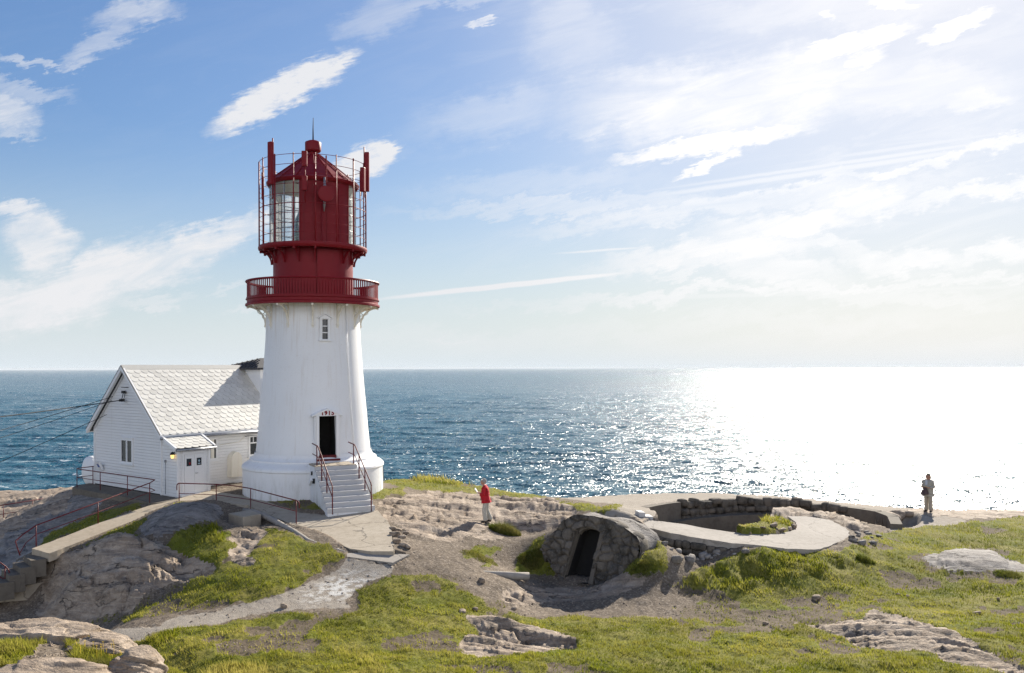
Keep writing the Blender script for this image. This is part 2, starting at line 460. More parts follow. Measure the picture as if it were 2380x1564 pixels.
def cloud(vec, cu, cv, a, b, ang, op, soft=.75):
    x = w.n('ShaderNodeMapping', vector_type='TEXTURE'); w.l(vec, x.inputs[0])
    x.inputs['Location'].default_value = (cu/1000, cv/1000, 0); x.inputs['Rotation'].default_value = (0, 0, rad(ang))
    x.inputs['Scale'].default_value = (a/1000, b/1000, 1)
    return w.ramp(w.vmath('LENGTH', x.outputs[0]), 1-soft*.75, 1+soft*.35, op, 0, True)
def csum(lst, vec, soft):
    t = None
    for q in lst:
        m = cloud(vec, *q[:6], q[6] if len(q) > 6 else soft)
        t = m if t is None else w.math('MAXIMUM', t, m)
    return t
dense = csum([(655, 215, 190, 42, -28, .95), (735, 165, 110, 26, -22, .9), (845, 375, 100, 38, -22, .95), (905, 350, 40, 22, -20, .9),
              (700, 470, 190, 34, -27, .7, .9), (1660, 333, 245, 24, -10.5, .95), (1650, 378, 90, 13, -24, .9),
              (1985, 102, 160, 27, -17, 1.0), (2225, 66, 100, 21, -24, 1.0), (2075, 10, 70, 16, 6, .8), (1925, 37, 30, 11, 10, .7),
              (2010, 140, 60, 22, -20, .6), (1120, 50, 42, 9, -8, .55), (1040, 789, 90, 3, -1, .45)], GS, .55)
soft = csum([(230, 650, 330, 66, -19, .98), (90, 700, 210, 64, -4, 1.0), (430, 570, 210, 44, -22, 1.0), (95, 560, 84, 70, 20, .85),
             (40, 480, 75, 28, 10, .75), (310, 28, 110, 40, -8, .6), (225, 95, 110, 32, -24, .5), (60, 140, 90, 15, 4, .5),
             (170, 155, 50, 20, -10, .45), (10, 255, 90, 50, 20, .62), (40, 310, 60, 16, 0, .4), (60, 215, 110, 22, 14, .4), (340, 705, 90, 16, -10, .45),
             (580, 730, 70, 10, -4, .45), (520, 670, 60, 12, -8, .3),
             (1720, 215, 430, 105, -6, .72), (1560, 245, 260, 30, -14, .6), (2260, 235, 110, 42, 0, .55), (2130, 210, 260, 70, -4, .45),
             (2050, 400, 560, 17, -8.5, .6), (1750, 470, 560, 30, -6, .52), (2270, 455, 240, 24, -6, .62), (2010, 470, 130, 36, -4, .8),
             (1830, 525, 210, 36, -6, .8), (1640, 590, 310, 40, -4, .75), (1760, 630, 250, 34, 6, .6), (2110, 610, 170, 36, 3, .72), (2310, 600, 170, 30, -6, .72),
             (1950, 575, 130, 18, 4, .55), (1850, 680, 780, 17, -2, .65), (2050, 700, 300, 22, 3, .4), (1300, 470, 380, 22, -3, .42), (1240, 420, 300, 40, -3, .22),
             (1330, 90, 130, 110, 20, .3), (880, 40, 110, 50, -20, .36), (1010, 10, 200, 22, -6, .35), (1150, 270, 220, 60, -12, .25),
             (1950, 10, 400, 60, 0, .35), (1600, 645, 90, 12, -2, .5), (1560, 770, 900, 30, -1, .25)], GW, .8)
soft = w.math('MULTIPLY', soft, w.ramp(w.math('ADD', w.math('MULTIPLY', nf, .75), w.math('MULTIPLY', nbig, .25)), .36, .60, .50, 1.25))
GC = w.vmath('ADD', G, w.vmath('SCALE', w1, scale=.006))
trail = csum([(1180, 663, 318, 7.0, -6.0, .95, .5), (1850, 684, 700, 6, -1.6, .30, .9), (2000, 375, 520, 5, -8.0, .42, .9), (1900, 402, 620, 7, -8.2, .45, .9), (2150, 338, 330, 5, -8, .3, .9), (1500, 470, 420, 5, -2, .3, .9), (1400, 582, 110, 3, -4, .6, .8)], GC, .6)
dense = w.math('MULTIPLY', w.math('ADD', w.math('MULTIPLY', dense, 1.35), w.math('MULTIPLY', w.math('SUBTRACT', nfine, .58), w.math('MULTIPLY_ADD', dense, 2.2, .25)), clamp=True), .96)
veil = w.math('MULTIPLY', w.ramp(nf, .48, .80, 0, .45), w.ramp(gu, .85, 1.9, .12, 1))
cm = w.math('MAXIMUM', w.math('MAXIMUM', w.math('MAXIMUM', soft, dense), veil, clamp=True), trail, clamp=True)
up = w.ramp(sx.outputs[2], 0, .03)
cm = w.math('MULTIPLY', cm, up)
sunv = w.vmath('DOT_PRODUCT', w.vmath('NORMALIZE', tc), tuple(sd))
near = w.ramp(sunv, .80, .985, 0, 1, True)
E = 2**-EXPO
cc = w.mix(near, (.85*E, .855*E, .88*E), (1.12*E, 1.10*E, 1.09*E))
base = w.mix(1.0, sky.outputs[0], (SKY*.86, SKY*.95, SKY*1.10), 'MULTIPLY')
hs = w.n('ShaderNodeHueSaturation'); hs.inputs['Saturation'].default_value = 1.10; hs.inputs['Value'].default_value = .92; w.l(base, hs.inputs['Color']); base = hs.outputs[0]
lum = w.vmath('DOT_PRODUCT', base, (.25, .6, .15))
base = w.vmath('SCALE', base, scale=w.math('DIVIDE', 1.0, w.math('MULTIPLY_ADD', lum, COMP, 1.0)))
hz = w.math('POWER', w.ramp(w.math('ABSOLUTE', sx.outputs[2]), 0, .26, 1, 0), 1.7)
base = w.mix(w.math('MULTIPLY', hz, 1.0), base, w.mix(near, (.74*E, .82*E, .88*E), (.95*E, .95*E, .95*E)))
base = w.mix(w.math('MULTIPLY', w.ramp(sunv, .86, .99, 0, 1, True), .38), base, (.80*E, .84*E, .93*E))
fin = w.mix(cm, base, cc)
fill_band = w.math('MULTIPLY', w.ramp(sx.outputs[2], .0, .06, 0, 1, True), w.ramp(sx.outputs[2], .30, .62, 1, 0, True))
behind = w.math('MULTIPLY', w.math('MULTIPLY', w.ramp(sx.outputs[1], -.10, -.50, 0, 1, True), fill_band), w.ramp(w.noise(tc, 3.2, 5, .6), .40, .54, .1, 1))
fin = w.mix(behind, fin, (1.75*E, 1.76*E, 1.86*E))  # unseen cloud bank behind the camera, added to brighten the shaded walls
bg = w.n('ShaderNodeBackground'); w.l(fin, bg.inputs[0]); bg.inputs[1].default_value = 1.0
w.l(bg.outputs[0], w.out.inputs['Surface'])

# ------------------------------------------------------------ terrain
# plane of the bunker face
BK0 = PH(1340, 1341, 7.22)
bt = Vector((.8, -.6, 0)); bn = Vector((-.6, -.8, 0)); bup = Vector((.5, .68, 1.85))
BN = bt.cross(bup).normalized()
def BP(u, v): return RP(u, v, BK0, BN)
# sight points with the drop below eye level
CP = [(100,1140,7.9),(60,1180,7.6),(0,1210,7.6),(150,1160,7.0),(0,1280,7.4),(0,1325,7.7),(120,1240,6.9),(250,1180,6.0),
 (376,1149,5.6),(300,1140,5.6),(221,1123,5.6),(168,1140,6.3),(416,1154,5.6),(490,1142,5.5),(570,1123,5.5),(500,1170,5.6),(600,1160,5.6),(690,1156,5.5),
 (640,1190,5.75),(640,1130,5.5),(800,1150,5.5),(816,1189,5.6),(890,1128,5.5),(900,1200,5.8),(916,1285,6.0),(780,1260,5.9),(700,1225,5.8),
 (1000,1150,5.9),(1130,1216,6.1),(1000,1230,6.0),(1050,1270,6.25),(960,1300,6.2),(1150,1270,6.5),(1200,1180,6.05),(1280,1200,6.0),(1240,1240,6.5),
 (1060,1330,6.5),(1200,1340,7.0),(1340,1342,7.25),(1450,1340,7.3),(1300,1400,7.4),(1500,1330,7.1),(1560,1300,6.9),(1600,1290,6.7),
 (1400,1192,5.45),(1440,1180,5.7),(1480,1165,6.2),(1530,1190,6.1),(1500,1215,5.75),(1500,1232,6.0),(1600,1235,5.9),(1700,1245,6.05),(1850,1235,6.25),(1970,1250,6.4),
 (1900,1205,6.3),(1800,1222,6.1),(2050,1225,6.65),(2158,1192,6.66),(2240,1215,6.75),(1650,1157,6.5),(1800,1155,6.55),(2000,1178,6.6),(1560,1155,6.45),
 (1750,1285,6.35),(1850,1290,6.5),(1960,1295,6.6),(1650,1330,6.85),(1700,1370,7.1),(1850,1380,7.15),(1590,1375,7.2),(1600,1420,7.3),(1400,1430,7.35),
 (2100,1260,6.8),(2200,1250,6.85),(2380,1210,6.9),(2260,1300,7.0),(2380,1350,7.1),(2100,1350,7.1),(2380,1450,7.1),(2380,1570,6.95),(2150,1500,7.0),
 (1900,1450,7.2),(1900,1570,7.0),(1400,1570,7.0),(1400,1480,7.25),(1200,1480,7.15),(1000,1570,6.95),(1000,1450,6.95),(1000,1380,6.75),
 (600,1570,6.95),(600,1450,6.9),(600,1385,6.65),(800,1340,6.45),(700,1300,6.2),(600,1310,6.2),(150,1281,6.5),(200,1261,6.32),(118,1293,6.68),(300,1223,6.06),(530,1218,6.08),(563,1230,6.15),(612,1210,5.98),(590,1200,5.95),(640,1250,5.95),(460,1228,5.8),(440,1290,6.3),(550,1220,5.85),
 (410,1190,5.6),(480,1195,5.55),(340,1240,6.1),(300,1258,6.1),(200,1300,6.7),(420,1310,6.6),(330,1330,6.75),(380,1370,7.1),(240,1420,7.75),(130,1440,8.1),(100,1370,7.7),
 (300,1445,7.4),(400,1420,7.1),(280,1480,7.2),(380,1470,7.0),(450,1520,6.95),(230,1215,6.05),(160,1250,6.5),(80,1280,6.95),(40,1340,7.4),(40,1430,8.3)]
pts = [PH(*c) for c in CP]
EDGE = [(-400,1140,8.4),(0,1139,8.3),(100,1136,8.2),(165,1131,7.9),(240,1128,7.2),(600,1112,6.2),(870,1119,6.0),(940,1115,6.0),(1000,1108,6.1),(1050,1116,6.15),(1100,1128,6.2),
 (1180,1142,6.25),(1290,1156,6.4),(1400,1152,6.5),(1530,1145,6.5),(1640,1146,6.55),(1750,1150,6.6),(1860,1158,6.65),(1960,1168,6.7),(2060,1176,6.75),(2160,1182,6.8),(2250,1183,6.85),(2380,1187,6.9),(2800,1195,7.0)]
epts = [PH(*c) for c in EDGE]
XYH = [(-7,13.5,4.25),(-5.2,12,4.25),(-6.3,10.8,4.1),(-3.6,12.5,5.2),(-2,16,6.5),(-7.2,16.5,6.6),(-10,19,8.0),(-9,13,4.4),(0,14,6.6),(5,14,6.7),(10,15,6.8),(14,16,6.8),(-13,26,8.3),(-17,27,8.5),(20,30,7.1),(26,40,7.0)]
BKO = [(1318,1208.6),(1344,1197.5),(1390,1203),(1433,1215),(1455,1228),(1485,1249)]
for q in BKO:
    p = BP(*q)
    for d_ in ((1.0, 2.2) if q[0] < 1400 else (1.0,)): XYH.append((p.x-bn.x*d_, p.y-bn.y*d_, ZC-p.z+.08+.12*(d_-.9) + (.12 if q[0] > 1440 else 0)))
for q in ((1488,1266),(1462,1298),(1428,1326)):
    p = BP(*q) + bt*.22; XYH.append((p.x, p.y, ZC-p.z+.14))
for q in ((1262,1276),(1290,1240),(1278,1300)):
    p = BP(*q) - bt*.22; XYH.append((p.x-bn.x*.1, p.y-bn.y*.1, ZC-p.z+.40))
A = np.array([(p.x, p.y, ZC-p.z) for p in pts + epts] + XYH)
def tps_fit(A, lam=.12):
    n = len(A); d2 = (A[:,None,0]-A[None,:,0])**2 + (A[:,None,1]-A[None,:,1])**2
    Kk = .5*d2*np.log(d2+1e-9) + lam*np.eye(n)
    Q = np.c_[np.ones(n), A[:, :2]]
    S = np.block([[Kk, Q], [Q.T, np.zeros((3, 3))]])
    return np.linalg.solve(S, np.r_[A[:, 2], 0, 0, 0])
TW = tps_fit(A)
def tps(X, Y):
    sh = X.shape; X = X.ravel(); Y = Y.ravel(); r = np.empty(X.size)
    for i in range(0, X.size, 60000):
        x, y = X[i:i+60000], Y[i:i+60000]
        d2 = (x[:,None]-A[None,:,0])**2 + (y[:,None]-A[None,:,1])**2
        r[i:i+60000] = (.5*d2*np.log(d2+1e-9))@TW[:len(A)] + TW[-3] + TW[-2]*x + TW[-1]*y
    return r.reshape(sh)
NU, NV = 1240, 640
aa = np.linspace(-.74, .74, NU); iy = np.linspace(1/9.0, 1/95.0, NV)
GA, GI = np.meshgrid(aa, iy); GY = 1/GI; GX = GA*GY
Yc = np.clip(GY, 9, 60)
Hh = tps(GA*Yc, Yc)
ea = np.array([p.x/p.y for p in epts]); ey = np.array([p.y for p in epts])
Ye = np.interp(GA, ea, ey) + (fbm(GA*40, GA*0, 4, 3)-.5)*.9
over = np.maximum(GY - Ye, 0)
Hh = Hh + over*1.3 + over**2*.01 + np.minimum(over, 3)*(fbm(GX*.5, GY*.5, 4, 61)-.3)
Z0 = ZC - Hh
UU, VV = proj(GX, GY, Z0)
wu = (fbm(GX*1.6, GY*1.6, 4, 21)-.5); wv = (fbm(GX*1.6+40, GY*1.6, 4, 22)-.5)
wsc = np.clip(30/GY, .5, 2)
WU = UU + wu*46*wsc; WV = VV + wv*20*wsc
# zones -----------------------------------------------------------
GRASS = [
 [(190,1456),(300,1440),(400,1428),(500,1414),(560,1400),(650,1378),(700,1360),(770,1322),(805,1292),(760,1270),(700,1252),(640,1226),(600,1236),(540,1262),(525,1230),(470,1220),(400,1258),(375,1285),(420,1305),(490,1305),(480,1335),(420,1362),(300,1420)],
 [(250,1500),(340,1490),(395,1466),(500,1455),(570,1441),(700,1426),(820,1428),(835,1402),(812,1385),(860,1356),(950,1335),(1000,1330),(1060,1347),(1100,1385),(1180,1402),(1170,1422),(1250,1442),(1400,1438),(1560,1442),(1700,1440),(1850,1430),(2000,1430),(2380,1400),(2500,1600),(2500,1700),(200,1700)],
 [(1545,1372),(1600,1345),(1680,1312),(1740,1282),(1850,1284),(1960,1286),(2010,1246),(2150,1226),(2260,1215),(2380,1203),(2700,1200),(2700,1700),(1850,1700),(1850,1450),(1700,1430),(1640,1412)],
 [(885,1120),(960,1138),(1040,1146),(1130,1150),(1230,1158),(1300,1161),(1290,1148),(1140,1130),(1050,1110),(990,1098),(940,1110)],
 [(860,1136),(940,1134),(945,1152),(905,1162),(868,1156)],
 [(1273,1163),(1400,1178),(1442,1174),(1440,1184),(1407,1188),(1398,1197),(1322,1186)],
 [(1273,1250),(1240,1255),(1192,1309),(1200,1326),(1242,1335),(1300,1340),(1270,1290)],
 [(1068,1302),(1097,1273),(1162,1268),(1159,1279),(1112,1297)], [(1106,1317),(1143,1295),(1150,1303),(1130,1317)],
 [(1488,1232),(1530,1250),(1533,1270),(1565,1318),(1545,1330),(1501,1338),(1452,1336),(1450,1307),(1480,1277)],
 [(1697,1238),(1777,1194),(1820,1200),(1853,1221),(1818,1235)],
 [(210,1200),(330,1168),(345,1172),(230,1220),(110,1262),(60,1290),(40,1280)], [(120,1300),(280,1228),(410,1172),(440,1172),(350,1200),(310,1252),(200,1275)],
 [(700,1158),(760,1165),(770,1190),(640,1175),(600,1158)], [(-200,1455),(60,1462),(105,1500),(20,1545),(-200,1560)], [(150,1480),(230,1490),(330,1545),(340,1600),(190,1600)]]
BARE = [[(1550,1425),(1700,1405),(1800,1440),(1850,1470),(1700,1450)], [(880,1478),(1000,1470),(1080,1500),(1000,1530),(930,1510)], [(1890,1480),(1960,1490),(2000,1520),(1930,1530)],
        [(2120,1300),(2170,1284),(2180,1320),(2150,1335)], [(2180,1338),(2300,1346),(2380,1350),(2380,1360),(2230,1352)], [(2260,1500),(2380,1520),(2380,1550),(2330,1540)], [(950,1360),(1010,1352),(1030,1376),(960,1384)],
        [(560,1470),(640,1462),(700,1475),(620,1488)],[(1850,1405),(1960,1420),(2050,1400),(2040,1425),(1900,1440)]]
PATH = [(226,1480),(250,1464),(369,1455),(396,1439),(455,1427),(506,1421),(560,1405),(650,1382),(700,1362),(790,1325),(803,1300),(915,1313),(905,1335),(850,1350),(830,1372),(795,1398),(820,1412),(769,1414),(684,1417),(581,1428),(560,1434),(495,1451),(400,1462),(355,1470),(328,1490),(246,1490)]
PLAIN = [[(1270,1152),(1530,1135),(1750,1140),(1960,1158),(2060,1168),(2160,1174),(2230,1176),(2230,1192),(2250,1200),(2268,1205),(2215,1222),(2120,1236),(2075,1236),(2060,1222),(2060,1198),(1960,1186),(1700,1172),(1533,1187),(1500,1215),(1440,1210),(1400,1204),(1400,1180),(1440,1172),(1360,1165)]]
ROCKS = [
 ('rock_outcrop', [(878,1165),(905,1160),(1000,1143),(1130,1152),(1290,1165),(1345,1190),(1335,1222),(1250,1234),(1160,1217),(1100,1245),(1040,1262),(985,1252),(940,1237),(905,1217)], .30, 'broad pale pink bedrock ridge behind the person in the red jacket', 0),
 ('rock_outcrop', [(2080,1186),(2160,1178),(2420,1186),(2420,1200),(2250,1207),(2160,1197)], .12, 'flat bedrock shelf at the cliff top to the right of the standing person', 0),
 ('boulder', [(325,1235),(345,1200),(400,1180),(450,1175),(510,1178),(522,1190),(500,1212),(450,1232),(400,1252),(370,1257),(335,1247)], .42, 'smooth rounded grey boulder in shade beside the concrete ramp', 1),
 ('rock_outcrop', [(105,1325),(150,1290),(220,1262),(300,1253),(330,1256),(370,1262),(400,1288),(430,1300),(480,1309),(492,1320),(480,1337),(420,1362),(390,1367),(330,1402),(280,1432),(200,1450),(120,1442),(85,1425),(95,1372)], .70, 'large cracked granite outcrop with a sunlit patch beside the lower steps', 0),
 ('rock_outcrop', [(-200,1130),(100,1128),(168,1124),(170,1152),(150,1182),(80,1207),(0,1262),(-200,1300)], .20, 'sunlit pale bedrock at the left cliff edge above the sea', 0),
 ('rock_outcrop', [(-200,1300),(0,1262),(80,1207),(150,1182),(170,1150),(250,1150),(215,1195),(100,1255),(30,1322),(-200,1340)], .22, 'dark shaded bedrock slope between the ramp railing and the far left railing', 1),  # shadow put into the colour: greyer rock than the sunlit bedrock beside it
 ('rock', [(538,1247),(563,1228),(619,1231),(626,1238),(596,1264),(583,1273),(586,1305),(576,1318),(533,1307),(529,1282),(545,1269)], .28, 'small ragged pink rock in the grass below the concrete block', 0),
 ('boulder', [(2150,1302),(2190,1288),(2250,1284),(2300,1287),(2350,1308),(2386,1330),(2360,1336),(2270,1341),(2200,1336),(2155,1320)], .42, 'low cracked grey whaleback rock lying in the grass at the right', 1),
 ('rock_outcrop', [(1848,1449),(1954,1452),(2029,1426),(2080,1428),(2165,1459),(2244,1486),(2352,1540),(2400,1568),(2400,1600),(2284,1554),(2199,1541),(2148,1520),(2114,1513),(2012,1511),(1981,1490),(1926,1469),(1875,1460)], .34, 'long flat rock slab with a dark undercut edge in the lower right grass', 0),
 ('rock_outcrop', [(1094,1444),(1124,1432),(1178,1437),(1213,1453),(1274,1472),(1305,1485),(1345,1488),(1340,1508),(1290,1511),(1220,1521),(1188,1524),(1124,1527),(1060,1521),(1077,1498),(1073,1478),(1108,1466)], .30, 'white crusted low rock in the middle of the foreground grass', 0),
 ('rock_outcrop', [(1165,1380),(1188,1361),(1232,1362),(1290,1368),(1385,1353),(1448,1337),(1512,1339),(1505,1356),(1464,1368),(1432,1375),(1400,1387),(1321,1397),(1226,1403),(1172,1400)], .22, 'flat bedrock sill in front of the dark bunker doorway', 0),
 ('boulder', [(1092,1250),(1110,1241),(1150,1239),(1175,1243),(1165,1254),(1110,1256)], .16, 'low pink stone on the gravel below the person in the red jacket', 0),
 ('rock_outcrop', [(1715,1212),(1775,1184),(1830,1180),(1910,1178),(1960,1190),(2015,1226),(1990,1234),(1940,1212),(1880,1206),(1780,1205)], .38, 'mound of broken bedrock and rubble in the middle of the gun pit', 0),
 ('rock', [(1450,1204),(1500,1208),(1490,1216),(1440,1212)], .05, 'thin rock lip behind the bunker roof', 0),
]
gmask = np.zeros(GX.shape, bool)
for g in GRASS: gmask |= inpoly(WU, WV, g)
bare = np.zeros(GX.shape, bool)
for g in BARE: bare |= inpoly(WU + wu*30, WV + wv*30, g)
patch = fbm(GX*.55+9, GY*.55, 4, 33)
bare |= gmask & (patch > .67)
gmask &= ~bare
pmask = inpoly(UU + wu*14, VV + wv*8, PATH)
plain = np.zeros(GX.shape, bool)
for g in PLAIN: plain |= inpoly(UU + wu*12, VV + wv*5, g)
rid = np.zeros(GX.shape, np.int32)
for i, r in enumerate(ROCKS): rid[inpoly(UU + wu*34*wsc, VV + wv*14*wsc, r[1])] = i+1
rid[over > .2] = 0
def biggest(m):
    left = set(map(tuple, np.argwhere(m))); best = []
    while left:
        st_ = [left.pop()]; comp = list(st_)
        while st_:
            j, i = st_.pop()
            for q in ((j+1, i), (j-1, i), (j, i+1), (j, i-1)):
                if q in left: left.remove(q); st_.append(q); comp.append(q)
        if len(comp) > len(best): best = comp
    o = np.zeros(m.shape, bool)
    if best: b = np.array(best); o[b[:, 0], b[:, 1]] = True
    return o
for i in range(len(ROCKS)):
    m = rid == i+1
    if m.any(): rid[m & ~biggest(m)] = 0
gmask &= (rid == 0) & ~pmask; plain &= (rid == 0)
# relief ------------------------------------------------------------
Zt = Z0.copy()
strat = ridged(GX*.28 + GY*.20, GY*1.35 + GX*.42, 5, 44, .5)
rough = ridged(GX*1.7, GY*2.0, 5, 45)
w1_, w2_ = worley(GX*.20 + fbm(GX*.8, GY*.8, 4, 5)*.9, (GY*.62+GX*.2) + fbm(GX*.8, GY*.8, 4, 6)*.9, 9)
crack = np.clip(1 - (w2_-w1_)/.07, 0, 1)*np.clip(fbm(GX*.6, GY*.6, 2, 8)*2.4-.6, 0, 1)
led = fbm(GX*.22+GY*.12, GY*1.0+GX*.34, 5, 47, .52)*9
led = (np.floor(led) + np.clip((led-np.floor(led)-.80)/.20, 0, 1))/9
smooth_ = fbm(GX*.7, GY*1.1+GX*.3, 3, 46)
calm = 1 - .75*blur(inpoly(UU, VV, [(1000,1268),(1000,1292),(1060,1275),(1150,1225),(1150,1195),(1100,1200)]).astype(float), 8, 2)
facet = worley(GX*1.1 + fbm(GX*2, GY*2, 3, 15)*.7, GY*1.5, 19)[0]
for i, r in enumerate(ROCKS):
    m = (rid == i+1)
    if not m.any(): continue
    js, is_ = np.where(m); j0, j1, i0, i1 = max(js.min()-40, 0), js.max()+41, max(is_.min()-40, 0), is_.max()+41
    sl_ = (slice(j0, j1), slice(i0, i1)); f = m[sl_].astype(float)
    soft_ = blur(f, 3, 2); dome = blur(f, 14, 2); dome = np.clip((dome-.35)/.6, 0, 1)
    a = r[2]
    if r[0] == 'boulder':
        dz = soft_*a*(.35 + .75*np.sqrt(dome)) + soft_*((strat[sl_]-.5)*.10 + (rough[sl_]-.5)*.07) - soft_*crack[sl_]*.10
    else:
        dz = soft_*(a*(1.3 if a > .6 else .5)*dome + a*(smooth_[sl_]-.5)*.7 + (a*(led[sl_]-.5)*(1.5 if a > .6 else 2.2) + a*(strat[sl_]-.42)*(.25 if a > .6 else .55) + a*(.05 if a > .6 else .10)*(rough[sl_]-.45))*calm[sl_]) - soft_*crack[sl_]*.26*min(1, a*2.2)
    Zt[sl_] += dz
# undercut step at the front of the right hand slab, hollow turf banks
gs = blur(gmask.astype(float), 2, 1)
lump = fbm(GX*1.3, GY*1.3, 4, 71)-.5; tuf = fbm(GX*5, GY*5, 3, 72)-.5
Zt += gs*(.05 + lump*.13 + tuf*.07)
Zt += (1-gs)*(rid == 0)*(~plain)*(~pmask)*calm*((fbm(GX*3, GY*3, 4, 73)-.5)*.08)
bank = inpoly(UU, VV, [(1560,1372),(1640,1318),(1740,1284),(1850,1284),(1960,1290),(2030,1300),(2000,1330),(1900,1335),(1800,1345),(1700,1372),(1640,1395)])
Zt += blur(bank.astype(float), 8, 2)*(fbm(GX*2.2, GY*2.2, 3, 74)-.25)*.55
# depressions under built things ----------------------------------------
def lower(poly, z):
    """press the ground under a world polygon below height z (number or function)"""
    m = inpoly(GX, GY, poly)
    zz = z(GX, GY) if callable(z) else z
    Zt[m] = np.minimum(Zt[m], (zz + 0*GX)[m])
    return m
PITP = [(1517,1191),(1585,1173.5),(1697,1161),(1795,1161),(1868,1170),(1966,1178.5),(2034,1188),(2060,1200),(2064,1215),(2015,1221),(1965,1203),(1905,1192),(1800,1192),(1745,1206),(1700,1235),(1653,1230),(1589,1218),(1535,1213)]
pit = [(PH(u, v, 6.46) + Vector((0, .35, 0)))[:2] for u, v in [(1510,1192)] + PITP[1:8]] + [PH(u, v, 6.5)[:2] for u, v in [(2062,1198),(2068,1216)] + PITP[10:13]] + [(PH(u, v, h) + Vector((0, -.18, 0)))[:2] for u, v, h in [(1760,1222,6.15),(1696,1236,6.06),(1653,1230,6.0),(1589,1218,5.9),(1530,1210,5.8)]]
pm = inpoly(GX, GY, pit)
Zt = np.where(pm, np.minimum(Zt, ZC-8.0 + (fbm(GX*2, GY*2, 3, 80)-.5)*.3), Zt)
pitr = [PH(u, v, 6.6)[:2] for u, v in [(2050,1206),(2066,1196),(2090,1192),(2118,1193),(2140,1197),(2138,1206),(2110,1215),(2078,1218),(2058,1219)]]
pm2 = inpoly(GX, GY, pitr); w2_ = np.clip(blur(pm2.astype(float), 3, 2)*1.6-.3, 0, 1); pm |= pm2
Zt = Zt + w2_*(np.minimum(Zt, ZC-7.5 + (fbm(GX*2, GY*2, 3, 81)-.5)*.5) - Zt)
def plane_fit(ps):
    q = np.array([tuple(p) for p in ps]); B = np.c_[q[:, 0], q[:, 1], np.ones(len(q))]
    s = np.linalg.lstsq(B, q[:, 2], rcond=None)[0]
    return lambda X, Y: s[0]*X + s[1]*Y + s[2]
SLABS = {}
def slab(key, uvh, drop=.10):
    ps = [PH(*c) for c in uvh]; f = plane_fit(ps)
    ps = [Vector((p.x, p.y, f(p.x, p.y))) for p in ps]
    SLABS[key] = (ps, f)
    c = sum(ps, Vector())/len(ps)
    ins = [((p.x-c.x)*.985+c.x, (p.y-c.y)*.985+c.y) for p in ps]
    lower(ins, lambda X, Y: f(X, Y)-drop)
slab('terrace', [(570,1176,5.72),(600,1188,5.74),(640,1203,5.76),(679,1217.5,5.78),(701,1222,5.8),(750,1238,5.85),(770,1249,5.88),(790,1262,5.92),(813,1274,5.95),(862,1282,5.98),(916,1284.5,6.0),(911,1236,5.82),(902,1213,5.74),(877,1187,5.62),(770,1192,5.6),(700,1187,5.6),(640,1172,5.6)])
slab('walk', [(413,1164,5.6),(500,1165,5.62),(570,1177,5.7),(640,1172.5,5.62),(600,1158,5.55),(560,1150,5.5),(490,1141,5.48),(416,1153,5.6)])
slab('forecourt', [(376,1149,5.58),(300,1136,5.6),(221,1121,5.6),(176,1128,5.62),(168,1133,5.62),(240,1147,5.62),(296,1156,5.62),(352,1170,5.62),(413,1164,5.6),(416,1153,5.6)])
slab('ramp', [(74,1275.5,6.42),(115,1286.7,6.45),(281,1220,6.0),(383,1179,5.68),(413,1164.5,5.62),(352,1170.5,5.63),(228,1216,6.02),(120,1258,6.3)])
slab('gunpath', [(1488,1213,5.72),(1503,1229,5.86),(1560,1242,5.95),(1640,1253,6.02),(1700,1262,6.1),(1757,1268,6.2),(1830,1276,6.28),(1895,1277.5,6.36),(1925,1270,6.38),(1962,1256,6.42),(1978,1243,6.42),(1965,1225,6.38),(1935,1210,6.34),(1890,1202,6.3),(1830,1203,6.24),(1851,1215,6.22),(1850,1228,6.22),(1815,1238,6.18),(1740,1240,6.1),(1696,1236,6.06),(1653,1230,6.0),(1589,1218,5.9),(1535,1210,5.8),(1510,1207,5.76)])
slab('plank', [(806,1285,6.05),(861,1283,6.04),(952,1289,6.08),(914,1307,6.15),(860,1301,6.13),(806,1294,6.1)], .3)
b0, b1 = BP(1268, 1285), BP(1478, 1270)
fa = b0 + bt*.15; fb = b1 - bt*.15
lower([(fa - bn*.15)[:2], (fb - bn*.15)[:2], (fb - bn*.95)[:2], (fa - bn*.95)[:2]], ZC-7.5)
din = [BP(1300, 1338) + bn*.9, BP(1400, 1348) + bn*.9, BP(1400, 1348) - bn*.9, BP(1300, 1338) - bn*.9]
lower([q[:2] for q in din], ZC-7.27)
def ground(x, y):
    """terrain height under a point"""
    fi = (x/y - aa[0])/(aa[1]-aa[0]); fj = (1/y - iy[0])/(iy[1]-iy[0])
    i = int(min(max(fi, 0), NU-2)); j = int(min(max(fj, 0), NV-2)); s, t = fi-i, fj-j
    return (Zt[j, i]*(1-s)+Zt[j, i+1]*s)*(1-t) + (Zt[j+1, i]*(1-s)+Zt[j+1, i+1]*s)*t
def on_ground(u, v):
    """where a sight line meets the terrain"""
    r = ray(u, v); Y = 9.5
    while Y < 90:
        if ZC + r[2]*Y <= ground(r[0]*Y, Y): break
        Y += .1
    p = P(u, v, Y); p.z = ground(p.x, p.y); return p
UF, VF = proj(GX, GY, Zt)
pave = np.where(plain | pmask, 1.0, 0.0); pave = blur(pave, 1, 1)
lime = blur(inpoly(UF + wu*30, VF + wv*20, [(700,1388),(780,1340),(830,1335),(900,1338),(800,1385),(720,1402)]).astype(float), 4, 1)*pmask
soil = np.clip(blur((bare & (rid == 0)).astype(float), 2, 1)*.8 + blur(gmask.astype(float), 5, 1)*(~gmask)*.9, 0, 1)
att = dict(grass=blur(gmask.astype(float), 1, 1), paved=pave, soil=soil*(1-pave), lime=lime)
idx = np.arange(NU*NV).reshape(NV, NU)
